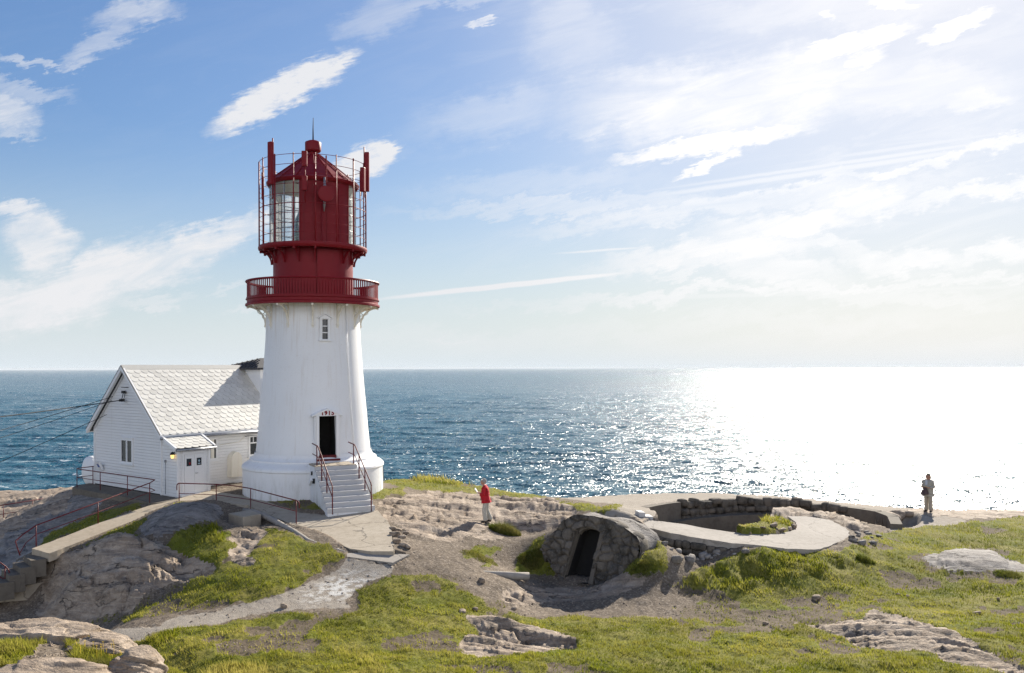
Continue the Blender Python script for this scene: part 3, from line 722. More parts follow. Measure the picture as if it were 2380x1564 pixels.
quads = np.stack([idx[:-1, :-1], idx[:-1, 1:], idx[1:, 1:], idx[1:, :-1]], -1).reshape(-1, 4)[:, ::-1]
V3 = np.stack([GX, GY, Zt], -1).reshape(-1, 3)
qr = rid[:-1, :-1].reshape(-1); qp = (pmask & (rid == 0))[:-1, :-1].reshape(-1); qc = (plain & (rid == 0) & ~pm)[:-1, :-1].reshape(-1)
def take(name, sel, mat, cat=None, label=None, kind=None, group=None):
    q = quads[sel]
    if not len(q): return None
    ids, inv = np.unique(q, return_inverse=True)
    o = np_mesh(name, V3[ids], inv.reshape(-1, 4), mat, True, {k: a.reshape(-1)[ids] for k, a in att.items()})
    return tag(o, label, cat, group, kind)
take('ground', (qr == 0) & ~qp & ~qc, M['ground'], kind='structure')
take('path', qp, M['ground'], kind='structure')
take('pavement', qc, M['ground'], kind='structure')
for i, r in enumerate(ROCKS):
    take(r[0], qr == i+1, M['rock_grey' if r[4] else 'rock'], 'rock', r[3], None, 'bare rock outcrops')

# ------------------------------------------------------------ sea
SU, SV = 1100, 620
sa = np.linspace(-.9, .9, SU); si = np.concatenate([np.linspace(1/215., 1/9000., SV-12), np.geomspace(1/9500., 1/90000., 12)])
SA, SI = np.meshgrid(sa, si); SY = 1/SI; SX = SA*SY
sZ = np.zeros(SX.shape); dY = np.abs(np.gradient(SY, axis=0))
for lam, amp, dr, cnt in ((46, .34, 12, 4), (24, .26, 4, 5), (13, .17, 20, 6), (7.5, .10, 10, 6), (4.5, .06, 0, 6)):
    for k in range(cnt):
        l_ = lam*rng.uniform(.75, 1.3); th = rad(dr + rng.uniform(-32, 32)); kx, ky = math.sin(th)*2*math.pi/l_, math.cos(th)*2*math.pi/l_
        ph = SX*kx + SY*ky + rng.uniform(0, 6.28) + 2.0*(fbm(SX/(l_*6), SY/(l_*6), 2, k)-.5)
        s_ = np.sin(ph); env = .5 + fbm(SX/(l_*4), SY/(l_*4), 2, 30+k)
        sZ += amp/math.sqrt(cnt)*1.5*env*(np.exp(s_*.8)-1.2)*np.clip(l_*.9/dY - .8, 0, 1)
cr_ = np.clip(sZ/.9, -1, 1.5)
sidx = np.arange(SU*SV).reshape(SV, SU)
sq = np.stack([sidx[:-1, :-1], sidx[:-1, 1:], sidx[1:, 1:], sidx[1:, :-1]], -1).reshape(-1, 4)[:, ::-1]
so_ = np_mesh('sea', np.stack([SX, SY, sZ], -1).reshape(-1, 3), sq, M['sea'], True, dict(crest=cr_.reshape(-1)))
tag(so_, kind='structure')

# thin sea haze: one closed box of even air round the whole scene, the sky outside it
bm = bmesh.new(); bmesh.ops.create_cube(bm, size=1.0)
for v_ in bm.verts: v_.co = Vector((v_.co.x*240000, v_.co.y*240000, -4.0 if v_.co.z < 0 else 62.0))
hme = bpy.data.meshes.new('haze'); bm.to_mesh(hme); bm.free()
hm = NT('sea_haze'); pv_ = hm.n('ShaderNodeVolumePrincipled'); pv_.inputs['Color'].default_value = (.86, .92, .97, 1); pv_.inputs['Density'].default_value = HAZE
hm.l(pv_.outputs[0], hm.out.inputs['Volume'])
if HAZE > 0: tag(link('haze', hme, hm.m), kind='stuff')
# ------------------------------------------------------------ concrete slabs, steps, block, kerb
def slab_obj(name, key, depth, mat, label=None, cat=None, kind=None, jit=.035):
    ps, f = SLABS[key]; out = []
    for i, a in enumerate(ps):
        b = ps[(i+1) % len(ps)]; n = max(1, int((b-a).length/.30)); d = (b-a); nr = Vector((d.y, -d.x, 0)).normalized()
        for k in range(n):
            q = a + d*k/n
            if k: q = q + nr*random.uniform(-jit, jit)
            out.append(q)
    o = MB().prism(out, (0, 0, -depth)).build(name, mat)
    return tag(o, label, cat, None, kind)
slab_obj('path', 'terrace', .45, M['conc'], kind='structure')
slab_obj('path', 'walk', .45, M['conc'], kind='structure', jit=.01)
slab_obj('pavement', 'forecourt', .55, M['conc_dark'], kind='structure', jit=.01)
slab_obj('path', 'gunpath', .22, M['conc_grey'], kind='structure', jit=.06)
slab_obj('ramp', 'ramp', .30, M['conc_ramp'], 'sunlit concrete ramp sloping up from the lower steps to the white house', 'ramp', jit=.02)
slab_obj('step', 'plank', .22, M['conc_grey'], 'flat concrete slab step at the lower end of the terrace', 'step', jit=.008)
# platform wall under the house end
f = SLABS['forecourt'][1]
a, b, c = PH(168, 1133, 5.62), PH(240, 1147, 5.62), PH(352, 1170, 5.62)
MB().prism([a + Vector((0, 0, -.02)), b + Vector((0, 0, -.02)), b + Vector((.15, .22, -.02)), a + Vector((.15, .22, -.02))], (0, 0, -1.0)).build('retaining_wall', M['conc_dark'])
tag(bpy.data.objects['retaining_wall'], 'short dark concrete retaining wall under the railing left of the house', 'wall')
# stone block
mb = MB(); t4 = [PH(530.7, 1193, 5.62), PH(565.2, 1201, 5.62), PH(607.6, 1194.2, 5.62), PH(582, 1184.5, 5.62)]
mb.prism(t4, (0, 0, -.62))
o = mb.build('concrete_block', M['conc']); tag(o, 'square concrete block standing beside the path railing', 'block')
bv = o.modifiers.new('bevel', 'BEVEL'); bv.width = .03; bv.segments = 2
# kerb along the terrace
kp = [(566,1181,5.62),(590,1186,5.66),(618.7,1196.5,5.68),(640,1207,5.72),(654.4,1216,5.76),(683.4,1232,5.82),(700,1243,5.88),(716.8,1254.5,5.93),(740,1263,5.97),(761.4,1270.5,6.0),(785,1277.5,6.03),(806,1284,6.06)]
kk = [PH(*c) + Vector((0, 0, -.07)) for c in kp]
o = MB().tube(kk, [.07]+[.115]*(len(kk)-2)+[.10], 10).build('kerb', M['conc_grey']); tag(o, 'rounded concrete kerb curving along the edge of the terrace', 'kerb')
lp = [(1049,1328,6.55),(1085,1330,6.65),(1120,1333,6.75),(1160,1336,6.84),(1200,1339,6.9),(1229,1339,6.93)]
ll = [PH(*c) + Vector((0, 0, .0)) for c in lp]
o = MB().tube(ll, [.03, .07, .10, .12, .13, .13], 10).build('kerb', M['conc_grey']); tag(o, 'tapering broken concrete kerb on the gravel left of the bunker', 'kerb')
# steps below the ramp and the lower flight
g1, g2 = SLABS['ramp'][0][0], SLABS['ramp'][0][1]
mid = (g1+g2)/2; dn = Vector((-.75, -.66, 0)).normalized(); sd_ = Vector((dn.y, -dn.x, 0))
st = empty('steps', mid, 'three shaded concrete steps below the lower end of the ramp', 'steps')
for k in range(4):
    c = mid + dn*(.18 + .34*k) + Vector((0, 0, -.20*(k+1)-.30))
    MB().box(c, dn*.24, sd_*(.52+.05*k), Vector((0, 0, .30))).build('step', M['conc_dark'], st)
lf = empty('steps', PH(40, 1345, 7.45), 'lower flight of dark concrete steps at the left edge of the photo', 'steps')
land = [PH(-60,1300,7.35), PH(60,1338,7.4), PH(152,1318,7.4), PH(168,1330,7.45), PH(120,1350,7.5), PH(60,1362,7.5), PH(-60,1372,7.5)]
fl = plane_fit(land)
MB().prism([Vector((p.x, p.y, fl(p.x, p.y))) for p in land], (0, 0, -.5)).build('landing', M['conc'], lf)
for k, (u0, v0, u1, v1, h) in enumerate([(-80,1388,172,1362,7.85),(-80,1410,150,1388,8.12),(-80,1440,110,1412,8.4)]):
    a = PH(u0, v0, h); b = PH(u1, v1, h); d = (b-a); nn = Vector((d.y, -d.x, 0)).normalized()
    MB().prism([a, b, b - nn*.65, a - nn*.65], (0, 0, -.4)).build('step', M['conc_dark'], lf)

# ------------------------------------------------------------ railings
def railing(label, top, posts, lower, r=.022, extra=None):
    """top / lower: lists of world points; posts: (foot, head) pairs"""
    t = empty('railing', posts[0][0], label, 'railing', 'dark red pipe railings')
    MB().tube(top, r, 8).build('top_rail', M['red_rail'], t)
    for l in lower: MB().tube(l, r*.72, 6).build('lower_rail', M['red_rail'], t)
    for a, b in posts: MB().tube([a - Vector((0, 0, .1)), b], r*.85, 8).build('post', M['red_rail'], t)
    return t
def post_px(u, vf, h, vt):
    a = PH(u, vf, h); b = P(u, vt, a.y); b.x = a.x; return a, b
def vpt(u, v, Y): return P(u, v, Y)
pa = [post_px(84,1272,6.42,1221), post_px(228,1215.4,6.0,1167.4), post_px(348,1168.5,5.62,1122.5), post_px(296.3,1151.5,5.62,1106), post_px(233,1139.4,5.62,1097), post_px(179,1131.8,5.62,1090), post_px(216,1125,5.6,1084)]
Ys = [p[0].y for p in pa]
foot = PH(44.6, 1291, 6.6)
top = [vpt(47, 1291, foot.y), vpt(41, 1275, foot.y), vpt(35.7, 1258, foot.y), vpt(52, 1243, foot.y+.4), pa[0][1], pa[1][1], pa[2][1], vpt(357, 1117, Ys[2]+.4), vpt(360, 1115.3, Ys[2]+.7), vpt(352, 1113.8, Ys[2]+.8), pa[3][1], pa[4][1], vpt(184, 1090.5, Ys[5]-.1), vpt(179, 1089, Ys[5]), vpt(182, 1088, Ys[5]+.1), pa[6][1], vpt(224, 1082.7, Ys[6]+.4)]
low = [vpt(44.6, 1288, foot.y), vpt(60, 1262, foot.y+.6), vpt(84, 1242, Ys[0]), vpt(228, 1190, Ys[1]), vpt(348, 1144, Ys[2]), vpt(360, 1139.6, Ys[2]+.7), vpt(352, 1135.5, Ys[2]+.8), vpt(296.3, 1126, Ys[3]), vpt(233, 1117.5, Ys[4]), vpt(179, 1109.5, Ys[5]), vpt(216, 1104.5, Ys[6])]
railing('long red railing climbing beside the ramp and turning along the house end', top, pa, [low])
pb = [post_px(76,1202,7.2,1163), post_px(146,1168,6.9,1151)]
q = vpt(-60, 1184, pb[0][0].y-2.2)
railing('short red railing at the far left edge above the pale bedrock', [q, pb[0][1], pb[1][1], vpt(168, 1145.6, pb[1][0].y+.4)], pb + [post_px(8,1215,7.3,1174)], [[vpt(-60, 1206, q.y), vpt(76, 1183, pb[0][0].y), vpt(146, 1168.5, pb[1][0].y)]])
pc = [post_px(416.5,1163.6,5.6,1123), post_px(502.7,1164.5,5.6,1125.5), post_px(582.6,1180,5.72,1135.2), post_px(688.5,1219.3,5.82,1163)]
yc = [p[0].y for p in pc]
top = [vpt(411, 1139, yc[0]-.1), vpt(411.2, 1128, yc[0]-.1), vpt(414, 1123.5, yc[0]-.06), pc[0][1], pc[1][1], vpt(545, 1129, (yc[1]+yc[2])/2), pc[2][1], pc[3][1], vpt(693, 1165, yc[3]-.05), vpt(695.5, 1170, yc[3]-.08), vpt(695.5, 1181, yc[3]-.08)]
low = [vpt(416.5, 1146.7, yc[0]), vpt(502.7, 1150, yc[1]), vpt(582.6, 1161, yc[2]), vpt(688.5, 1188, yc[3])]
railing('red railing along the path between the house door and the lighthouse steps', top, pc, [low])
pd = [post_px(12,1370,7.6,1316)]; yd = pd[0][0].y
railing('bent red handrail end with a hoop beside the lower steps', [vpt(-60,1290,yd-.3), vpt(0,1307,yd-.1), vpt(13,1316,yd), vpt(20,1325,yd), vpt(22.5,1333,yd), vpt(22,1358,yd), vpt(14,1380,yd-.1), vpt(-20,1430,yd-.3)], pd, [[vpt(-60,1325,yd-.3), vpt(0,1341,yd-.1), vpt(12,1346,yd), vpt(19,1356,yd)]])

# ------------------------------------------------------------ lighthouse
TY = 39.8; TX = (729-U0)/K*TY; TC = (TX, TY)
def zt(v): return ZC - ((v-V0) + ROLL*(729-U0))/K*TY
PHC = math.atan2(-TX, TY)                                # direction towards the viewer
def dirv(a): return Vector((math.sin(a), -math.cos(a), 0))
def tp(a, r, z): return Vector((TX + r*math.sin(a), TY - r*math.cos(a), z))
def apx(d, r): return PHC + math.asin(max(-1, min(1, d/r)))
DA = rad(25.7)                                            # the door faces this way
LH = empty('lighthouse', (TX, TY, ZC-5.6), 'tall white lighthouse tower with a dark red lantern and gallery', 'lighthouse')
MB().lathe(TC, [(3.10, zt(1215)), (3.10, zt(1083)), (3.14, zt(1081)), (3.14, zt(1077)), (3.10, zt(1074)), (3.0, zt(1070)), (2.86, zt(1066.5)), (2.80, zt(1063)), (2.80, zt(1060)), (2.66, zt(1056)), (2.60, zt(1051)), (2.58, zt(1046))], 128).build('plinth', M['white'], LH, sharp=35)
def zf_(v, Y): return ZC - ((v-V0) + ROLL*(750-U0))/K*Y
dz0, dz1 = zf_(1066, 37.55), zf_(967.5, 37.55); wz0, wz1 = zf_(788, 37.9), zf_(742.5, 37.9)
prof = [(2.575, zt(1070)), (2.55, dz0), (2.53, zt(1045)), (2.48, zt(1020)), (2.43, zt(995)), (2.38, dz1), (2.30, zt(920)), (2.20, zt(860)), (2.13, zt(810)), (2.105, wz0), (2.07, wz1), (2.05, zt(725)), (2.05, zt(709))]
WAD = apx(24.5/51.2, 2.08)
da = .37/2.46; wa = .125/2.09
def skip(i, t):
    t = (t + math.pi) % (2*math.pi) - math.pi
    return (1 <= i < 5 and abs(t-DA) < da) or (i == 9 and abs(t-WAD) < wa)
MB().lathe(TC, prof, 432, skip=skip).build('tower', M['white'], LH)
# doorway: recess with its shade painted near black, white surround, red sill, date
dn_ = dirv(DA); dt_ = Vector((math.cos(DA), math.sin(DA), 0)); up_ = Vector((0, 0, 1))
def dp(x, out, z): return Vector((TX, TY, 0)) + dn_*out + dt_*x + up_*z
DW = sub('doorway', dp(0, 2.5, dz0), LH)
DH = dz1-dz0
mb = MB(); mb.add([dp(x, o_, z) for o_ in (2.5, 1.3) for x, z in ((-.40, dz0-.02), (.40, dz0-.02), (.40, dz1+.02), (-.40, dz1+.02))], [(4,5,6,7),(0,1,5,4),(1,2,6,5),(2,3,7,6),(3,0,4,7)])
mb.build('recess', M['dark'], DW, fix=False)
mb = MB()
for s in (-1, 1):
    mb.box(dp(s*.425, 2.52, (dz0+dz1)/2), dt_*.06, dn_*.08, up_*(DH/2+.03))
    mb.box(dp(s*.52, 2.47, (dz0+dz1)/2), dt_*.032, dn_*.07, up_*(DH/2+.01))
mb.build('door_frame', M['trim'], DW)
zb = dz1+.02
mb = MB(); mb.prism([dp(-.60, 2.57, zb), dp(.60, 2.57, zb), dp(.60, 2.57, zb+.05), dp(0, 2.57, zb+.30), dp(-.60, 2.57, zb+.05)], -dn_*.28)
for s in (-1, 1):
    mb.prism([dp(s*.68, 2.60, zb+.02), dp(s*.66, 2.60, zb-.03), dp(0, 2.60, zb+.26), dp(0, 2.60, zb+.335)], -dn_*.30)
mb.build('pediment', M['trim'], DW)
cu = bpy.data.curves.new('date', 'FONT'); cu.body = '1915'; cu.size = .235; cu.extrude = .008; cu.align_x = 'CENTER'; cu.space_character = 1.25; cu.offset = .010
to = bpy.data.objects.new('date_tmp', cu); COL.objects.link(to)
bpy.context.view_layer.update()
me = bpy.data.meshes.new_from_object(to.evaluated_get(bpy.context.evaluated_depsgraph_get())); bpy.data.objects.remove(to)
me.transform(Matrix.Translation(dp(0, 2.582, zb+.045)) @ Matrix((dt_, up_, dn_)).transposed().to_4x4())
link('date_numerals', me, M['red'], DW)
mb = MB(); mb.box(dp(0, 2.50, dz0+.07), dt_*.40, dn_*.10, up_*.09); mb.box(dp(0, 2.66, dz0-.03), dt_*.50, dn_*.10, up_*.035)
mb.build('sill', M['red_rail'], DW)
# upper window
wn = dirv(WAD); wt_ = Vector((math.cos(WAD), math.sin(WAD), 0))
def wp(x, out, z): return Vector((TX, TY, 0)) + wn*out + wt_*x + up_*z
WN = sub('window', wp(0, 2.1, wz0), LH)
zc = (wz0+wz1)/2; hh = (wz1-wz0)/2
MB().box(wp(0, 1.98, zc), wt_*.13, wn*.03, up_*hh).build('pane', M['glass'], WN)
mb = MB()
for s in (-1, 1): mb.box(wp(s*.175, 2.09, zc), wt_*.05, wn*.05, up_*(hh+.05))
mb.box(wp(0, 2.12, wz0-.05), wt_*.27, wn*.07, up_*.035)
for k in (1, 2): mb.box(wp(0, 2.04, wz0 + 2*hh*k/3), wt_*.13, wn*.03, up_*.022)
mb.prism([wp(-.25, 2.15, wz1+.03), wp(.25, 2.15, wz1+.03), wp(.25, 2.15, wz1+.07), wp(0, 2.15, wz1+.22), wp(-.25, 2.15, wz1+.07)], -wn*.16)
for s in (-1, 1): mb.prism([wp(s*.31, 2.17, wz1+.06), wp(s*.31, 2.17, wz1+.10), wp(0, 2.17, wz1+.28), wp(0, 2.17, wz1+.235)], -wn*.18)
mb.build('window_frame', M['trim'], WN)
# gallery
zg1, zg0 = zt(699.5), zt(714.5)
MB().lathe(TC, [(2.04, zg0+.10), (2.86, zg0+.07), (2.93, zg0), (2.97, zg0+.02), (2.97, zg0+.10), (2.90, zg0+.14), (2.90, zg1-.03), (2.95, zg1), (2.95, zg1+.03), (1.74, zg1+.03)], 96).build('gallery_deck', M['red'], LH, sharp=35)
MB().lathe(TC, [(2.05, zg0+.07), (2.86, zg0+.045), (2.86, zg0+.085)], 96).build('deck_underside', M['cream'], LH, fix=False)
def bracket(a, rin0, rin1, rout, zb_, zt_, th, mat, name, ring=True, foot=True):
    d = dirv(a); t = Vector((math.cos(a), math.sin(a), 0)); O = Vector((TX, TY, 0))
    mb = MB(); n = 12; H = zt_-zb_; L = rout-rin1
    inn = []; outp = []
    for k in range(n+1):
        s = k/n*math.pi/2
        r = rin0 + .03 + (L-.06)*(1-math.cos(s)); z = zb_ + H*.97*math.sin(s)
        inn.append((r, z)); outp.append((r+.055*math.cos(s)+.02, z-.055*math.sin(s)-.01))
    for k in range(n):
        c = [inn[k], outp[k], outp[k+1], inn[k+1]]
        mb.hexa([O + d*r + t*(-th) + up_*z for r, z in c] + [O + d*r + t*th + up_*z for r, z in c])
    mb.box(O + d*(rin0+.015) + up_*((zb_+zt_)/2), d*.045, t*th*.9, up_*(H/2))
    mb.box(O + d*((rin1+rout)/2) + up_*(zt_-.025), d*(L/2), t*th*.9, up_*.03)
    if ring:
        rr = L*.20; cx = rin1 + L*.27; cz = zt_ - H*.24
        mb.tube([O + d*(cx+rr*math.cos(q)) + up_*(cz+rr*math.sin(q)) for q in [2*math.pi*i/14 for i in range(15)]], th*.55, 5, False)
        mb.tube([O + d*(rin1+L*.12+rr*.5*math.cos(q)) + up_*(zt_-H*.56+rr*.5*math.sin(q)) for q in [2*math.pi*i/10 for i in range(11)]], th*.55, 5, False)
    if foot: mb.box(O + d*(rin0+.05) + up_*(zb_-.03), d*.075, t*th*1.5, up_*.05); mb.box(O + d*(rin0+.03) + up_*(zb_-.12), d*.04, t*th*1.2, up_*.05)
    mb.box(O + d*(rout-.03) + up_*(zt_-.08), d*.045, t*th*1.3, up_*.045)
    return mb.build(name, mat, LH)
for k in range(12): bracket(PHC + rad(-1+30*k), 2.03, 2.05, 2.90, zt(757), zg0+.05, .035, M['cream'], 'gallery_bracket')
RL = sub('gallery_railing', (TX, TY, zg1), LH)
zr1 = zt(657.5)
MB().lathe(TC, [(2.84, zr1-.05), (2.95, zr1-.05), (2.97, zr1-.02), (2.95, zr1+.02), (2.84, zr1+.02), (2.84, zr1-.05)], 96).build('top_rail', M['red'], RL, sharp=35)
MB().lathe(TC, [(2.86, zg1+.03), (2.92, zg1+.03), (2.92, zg1+.10), (2.86, zg1+.10), (2.86, zg1+.03)], 96).build('bottom_rail', M['red'], RL, sharp=35)
def bal_mb(a):
    d = dirv(a); t = Vector((math.cos(a), math.sin(a), 0)); O = Vector((TX, TY, 0)); m = MB()
    za, zb2 = zg1+.08, zr1-.04
    ws = [(za, .045), (za+.05, .031), (zb2-.06, .031), (zb2, .055)]
    for (z0, w0), (z1, w1) in zip(ws, ws[1:]):
        m.hexa([O+d*(2.89+q)+t*w*sg+up_*z for z, w, qs in ((z0, w0, 0), (z1, w1, 0)) for q, sg in ((.008, -1), (.008, 1), (-.008, 1), (-.008, -1))])
    return m
for k in range(100):
    a = PHC + 2*math.pi*(k-50+.5)/144
    bal_mb(a).build('baluster', M['red'], RL)
mb = MB()
for k in range(100, 144):
    x = bal_mb(PHC + 2*math.pi*(k-50+.5)/144); mb.add(x.v, x.f)
tag(mb.build('far_balusters', M['red'], RL), kind='stuff')
# red drum, its cabinet, lantern gallery
zl0, zl1 = zt(591), zt(578.5)
MB().lathe(TC, [(1.86, zg1+.02), (1.86, zg1+.14), (1.77, zg1+.20), (1.76, zl0+.1)], 96).build('drum', M['red'], LH, sharp=40)
mb = MB(); a0, a1 = PHC+rad(5), PHC+rad(36)
mb.lathe(TC, [(1.70, zg1+.03), (1.86, zg1+.03), (1.86, zt(590.5)), (1.70, zt(589))], 12, a0, a1, True)
for a in (a0, a1): mb.add([tp(a, 1.70, zg1+.03), tp(a, 1.86, zg1+.03), tp(a, 1.86, zt(590.5)), tp(a, 1.70, zt(589))], [(0,1,2,3)])
mb.build('drum_door', M['red'], LH, sharp=35)
MB().lathe(TC, [(1.74, zl0+.10), (2.25, zl0+.08), (2.34, zl0+.06), (2.40, zl0+.12), (2.42, zl0+.20), (2.40, zl1+.03), (2.30, zl1+.05), (1.7, zl1+.06)], 96).build('lantern_gallery', M['red'], LH, sharp=35)
for k in range(16):
    if k == 1: continue
    bracket(PHC + rad(2+22.5*k), 1.76, 1.78, 2.33, zt(618), zl0+.10, .032, M['red'], 'lantern_bracket', False, False)
# lantern
ze = zt(433)
ap0, ap1 = PHC+rad(-17.5), PHC+rad(53)
mb = MB(); mb.lathe(TC, [(1.90, zl1), (1.90, ze)], 40, ap0, ap1); mb.lathe(TC, [(1.86, zl1), (1.86, ze)], 40, ap0, ap1)
for a in (ap0, ap1): mb.add([tp(a, 1.86, zl1), tp(a, 1.90, zl1), tp(a, 1.90, ze), tp(a, 1.86, ze)], [(0,1,2,3)])
for k in range(5):
    a = ap0+(ap1-ap0)*k/4; mb.box(tp(a, 1.905, (zl1+ze)/2), Vector((math.cos(a), math.sin(a), 0))*.02, dirv(a)*.02, up_*((ze-zl1)/2))
mb.build('lantern_panel', M['red'], LH)
MB().lathe(TC, [(1.88, zl1), (1.88, ze)], 96, ap1, ap0+2*math.pi).build('lantern_glazing', M['lantern_glass'], LH)
for k in range(16):
    a = PHC + rad(4.5+22.5*k); rel = ((a-PHC+math.pi) % (2*math.pi))-math.pi
    if rad(-17) < rel < rad(53): continue
    MB().box(tp(a, 1.89, (zl1+ze)/2), Vector((math.cos(a), math.sin(a), 0))*.022, dirv(a)*.03, up_*((ze-zl1)/2)).build('mullion', M['metal'], LH)
for z in (zl1+.06, zl1+(ze-zl1)*.25, zl1+(ze-zl1)*.5, zl1+(ze-zl1)*.75, ze-.04):
    MB().tube([tp(ap1+(ap0+2*math.pi-ap1)*k/64, 1.89, z) for k in range(65)], .018, 5).build('glazing_bar', M['metal'], LH)
MB().lathe(TC, [(.35, zl1+.05), (.80, zl1+.10), (.86, zl1+.55), (.86, zl1+.6), (.80, zl1+1.3), (.62, zl1+1.75), (.40, zl1+2.05), (.05, zl1+2.1)], 40).build('lens', M['lens'], LH)
MB().lathe(TC, [(1.87, ze-.02), (1.80, ze-.20), (1.1, ze+.25)], 48).build('lantern_ceiling', M['cream'], LH, fix=False)
MB().lathe(TC, [(1.84, ze-.10), (1.97, ze-.10), (2.05, ze-.02), (2.06, ze+.05), (1.98, ze+.09)], 96).build('eave_ring', M['red'], LH, sharp=40)
za = zt(361); RR = sub('lantern_roof', (TX, TY, ze), LH)
MB().lathe(TC, [(2.03, ze+.04), (.30, za)], 16, PHC+rad(2), PHC+rad(2)+2*math.pi, False).build('roof_cone', M['red'], RR)
for k in range(16):
    a = PHC+rad(2+22.5*k); MB().tube([tp(a, 2.05, ze+.06), tp(a, .31, za+.02)], .022, 5).build('roof_rib', M['red'], RR)
zq = lambda zz: zt(255.6+.2973*zz)
MB().lathe(TC, [(.34, za-.05), (.30, za+.02), (.20, zq(345)), (.19, zq(335)), (.30, zq(330)), (.355, zq(320)), (.36, zq(316)), (.36, zq(258)), (.34, zq(252)), (.20, zq(241)), (.04, zq(237)), (.0, zq(237))], 32).build('ventilator', M['red'], LH, sharp=40)
MB().tube([(TX, TY, zq(240)), (TX, TY, zq(150)), (TX+.01, TY, zq(60))], [.035, .025, .012], 6).build('lightning_rod', M['dark_roof'], LH)
# cage of bars round the lantern
CG = sub('cage', (TX, TY, zl1), LH)
zc0, zc1 = zl1, zt(386)
for k in range(16):
    a = PHC + rad(2+22.5*k); MB().tube([tp(a, 2.36, zc0), tp(a, 2.36, zc1+.06)], .026 if k % 2 else .033, 6).build('bar', M['red'], CG)
for k in range(9):
    z = zc1 - (zc1-zc0)*k/9
    MB().tube([tp(2*math.pi*i/72, 2.365, z) for i in range(73)], .019 if k == 5 else .0125, 5).build('hoop', M['red'], CG)
# aerials
def aerial(x, r, v0, v1, wd, dep, name='antenna_panel', pole=None, front=True):
    a = apx(x*.2973/51.2, r) if front else math.pi - apx(x*.2973/51.2, r) + 2*PHC
    t = Vector((math.cos(a), math.sin(a), 0)); d = dirv(a); kz = tp(a, r, 0).y/TY; zk = lambda q: ZC + (zq(q)-ZC)*kz; z0, z1 = zk(v1), zk(v0)
    mb = MB(); mb.box(tp(a, r, (z0+z1)/2), t*wd, d*dep, up_*((z1-z0)/2))
    o = mb.build(name, M['red'], LH); bv = o.modifiers.new('bevel', 'BEVEL'); bv.width = .025; bv.segments = 2
    if pole:
        rr = 2.37; MB().tube([tp(a, rr, zk(pole[1])), tp(a, rr, zk(pole[0]))], .03, 6).build('antenna_pole', M['red'], LH)
        for q in (.3, .7):
            z = z0+(z1-z0)*q; MB().tube([tp(a, rr-.02, z), tp(a, r, z)], .03, 6).build('clamp', M['red'], LH)
aerial(-306, 2.48, 248, 580, .115, .09, pole=(215, 690))
aerial(-62, 2.50, 320, 440, .115, .08, pole=(318, 720))
aerial(-62, 2.50, 515, 628, .115, .08)
aerial(408, 2.50, 330, 640, .06, .10, pole=(290, 680))
aerial(372, 2.46, 450, 640, .10, .10)
aerial(358, 2.40, 482, 675, .02, .02, 'antenna_pole')
aerial(-374, 2.44, 485, 700, .028, .028, 'antenna_pole')
aerial(94, 2.42, 355, 570, .03, .03, 'antenna_pole')
a = apx(88*.2973/51.2, 2.3); d = dirv(a); t = Vector((math.cos(a), math.sin(a), 0)); c = tp(a, 2.40, ZC + (zq(645)-ZC)*.94)
mb = MB(); ring = [(r_, o_) for r_, o_ in ((.0, .03), (.2, .045), (.34, .02), (.35, -.02), (.34, -.10), (.2, -.14), (.0, -.15))]
vs = []; fs = []
for r_, o_ in ring:
    for k in range(28): q = 2*math.pi*k/28; vs.append(c + d*o_ + t*r_*math.cos(q) + up_*r_*math.sin(q))
for i in range(len(ring)-1):
    for k in range(28): fs.append((i*28+k, i*28+(k+1) % 28, (i+1)*28+(k+1) % 28, (i+1)*28+k))
MB().add(vs, fs, True).build('dish_antenna', M['red'], LH, sharp=50)
MB().tube([tp(a, 2.15, zq(600)), tp(a, 2.2, zq(700)), tp(a, 2.12, zq(790)), tp(a, 2.05, zq(850))], [.05, .07, .06, .02], 8).build('antenna_mount', M['metal'], LH)
a2 = apx(64*.2973/51.2, 2.0)
MB().tube([tp(a2, 1.98, zq(700)), tp(a2, 1.98, zq(1000)), tp(a2, 2.1, zq(1062)), tp(a2+.1, 2.25, zq(1098)), tp(a2+.3, 2.0, zq(1108))], .03, 6).build('cable_conduit', M['red'], LH)
# pipes and rust streak line down the tower
a3 = PHC + rad(42)
MB().tube([tp(a3, 2.075, zt(714)), tp(a3, 2.23, zt(860)), tp(a3, 2.41, zt(958)), tp(a3, 2.57, zt(1045))], .022, 6).build('downpipe', M['trim'], LH)
MB().tube([tp(PHC+rad(80), 2.75, zt(1066)), tp(PHC+rad(72), 3.02, zt(1074)), tp(PHC+rad(76), 3.14, zt(1083)), tp(PHC+rad(80), 3.125, zt(1105)), tp(PHC+rad(88), 3.125, zt(1122))], .014, 5).build('earth_cable', M['dark_roof'], LH)
MB().box(tp(PHC+rad(-86), 2.30, zt(925)), dirv(PHC+rad(-86))*.05, Vector((math.cos(PHC-1.5), math.sin(PHC-1.5), 0))*.06, up_*.9).build('wall_duct', M['trim'], LH)

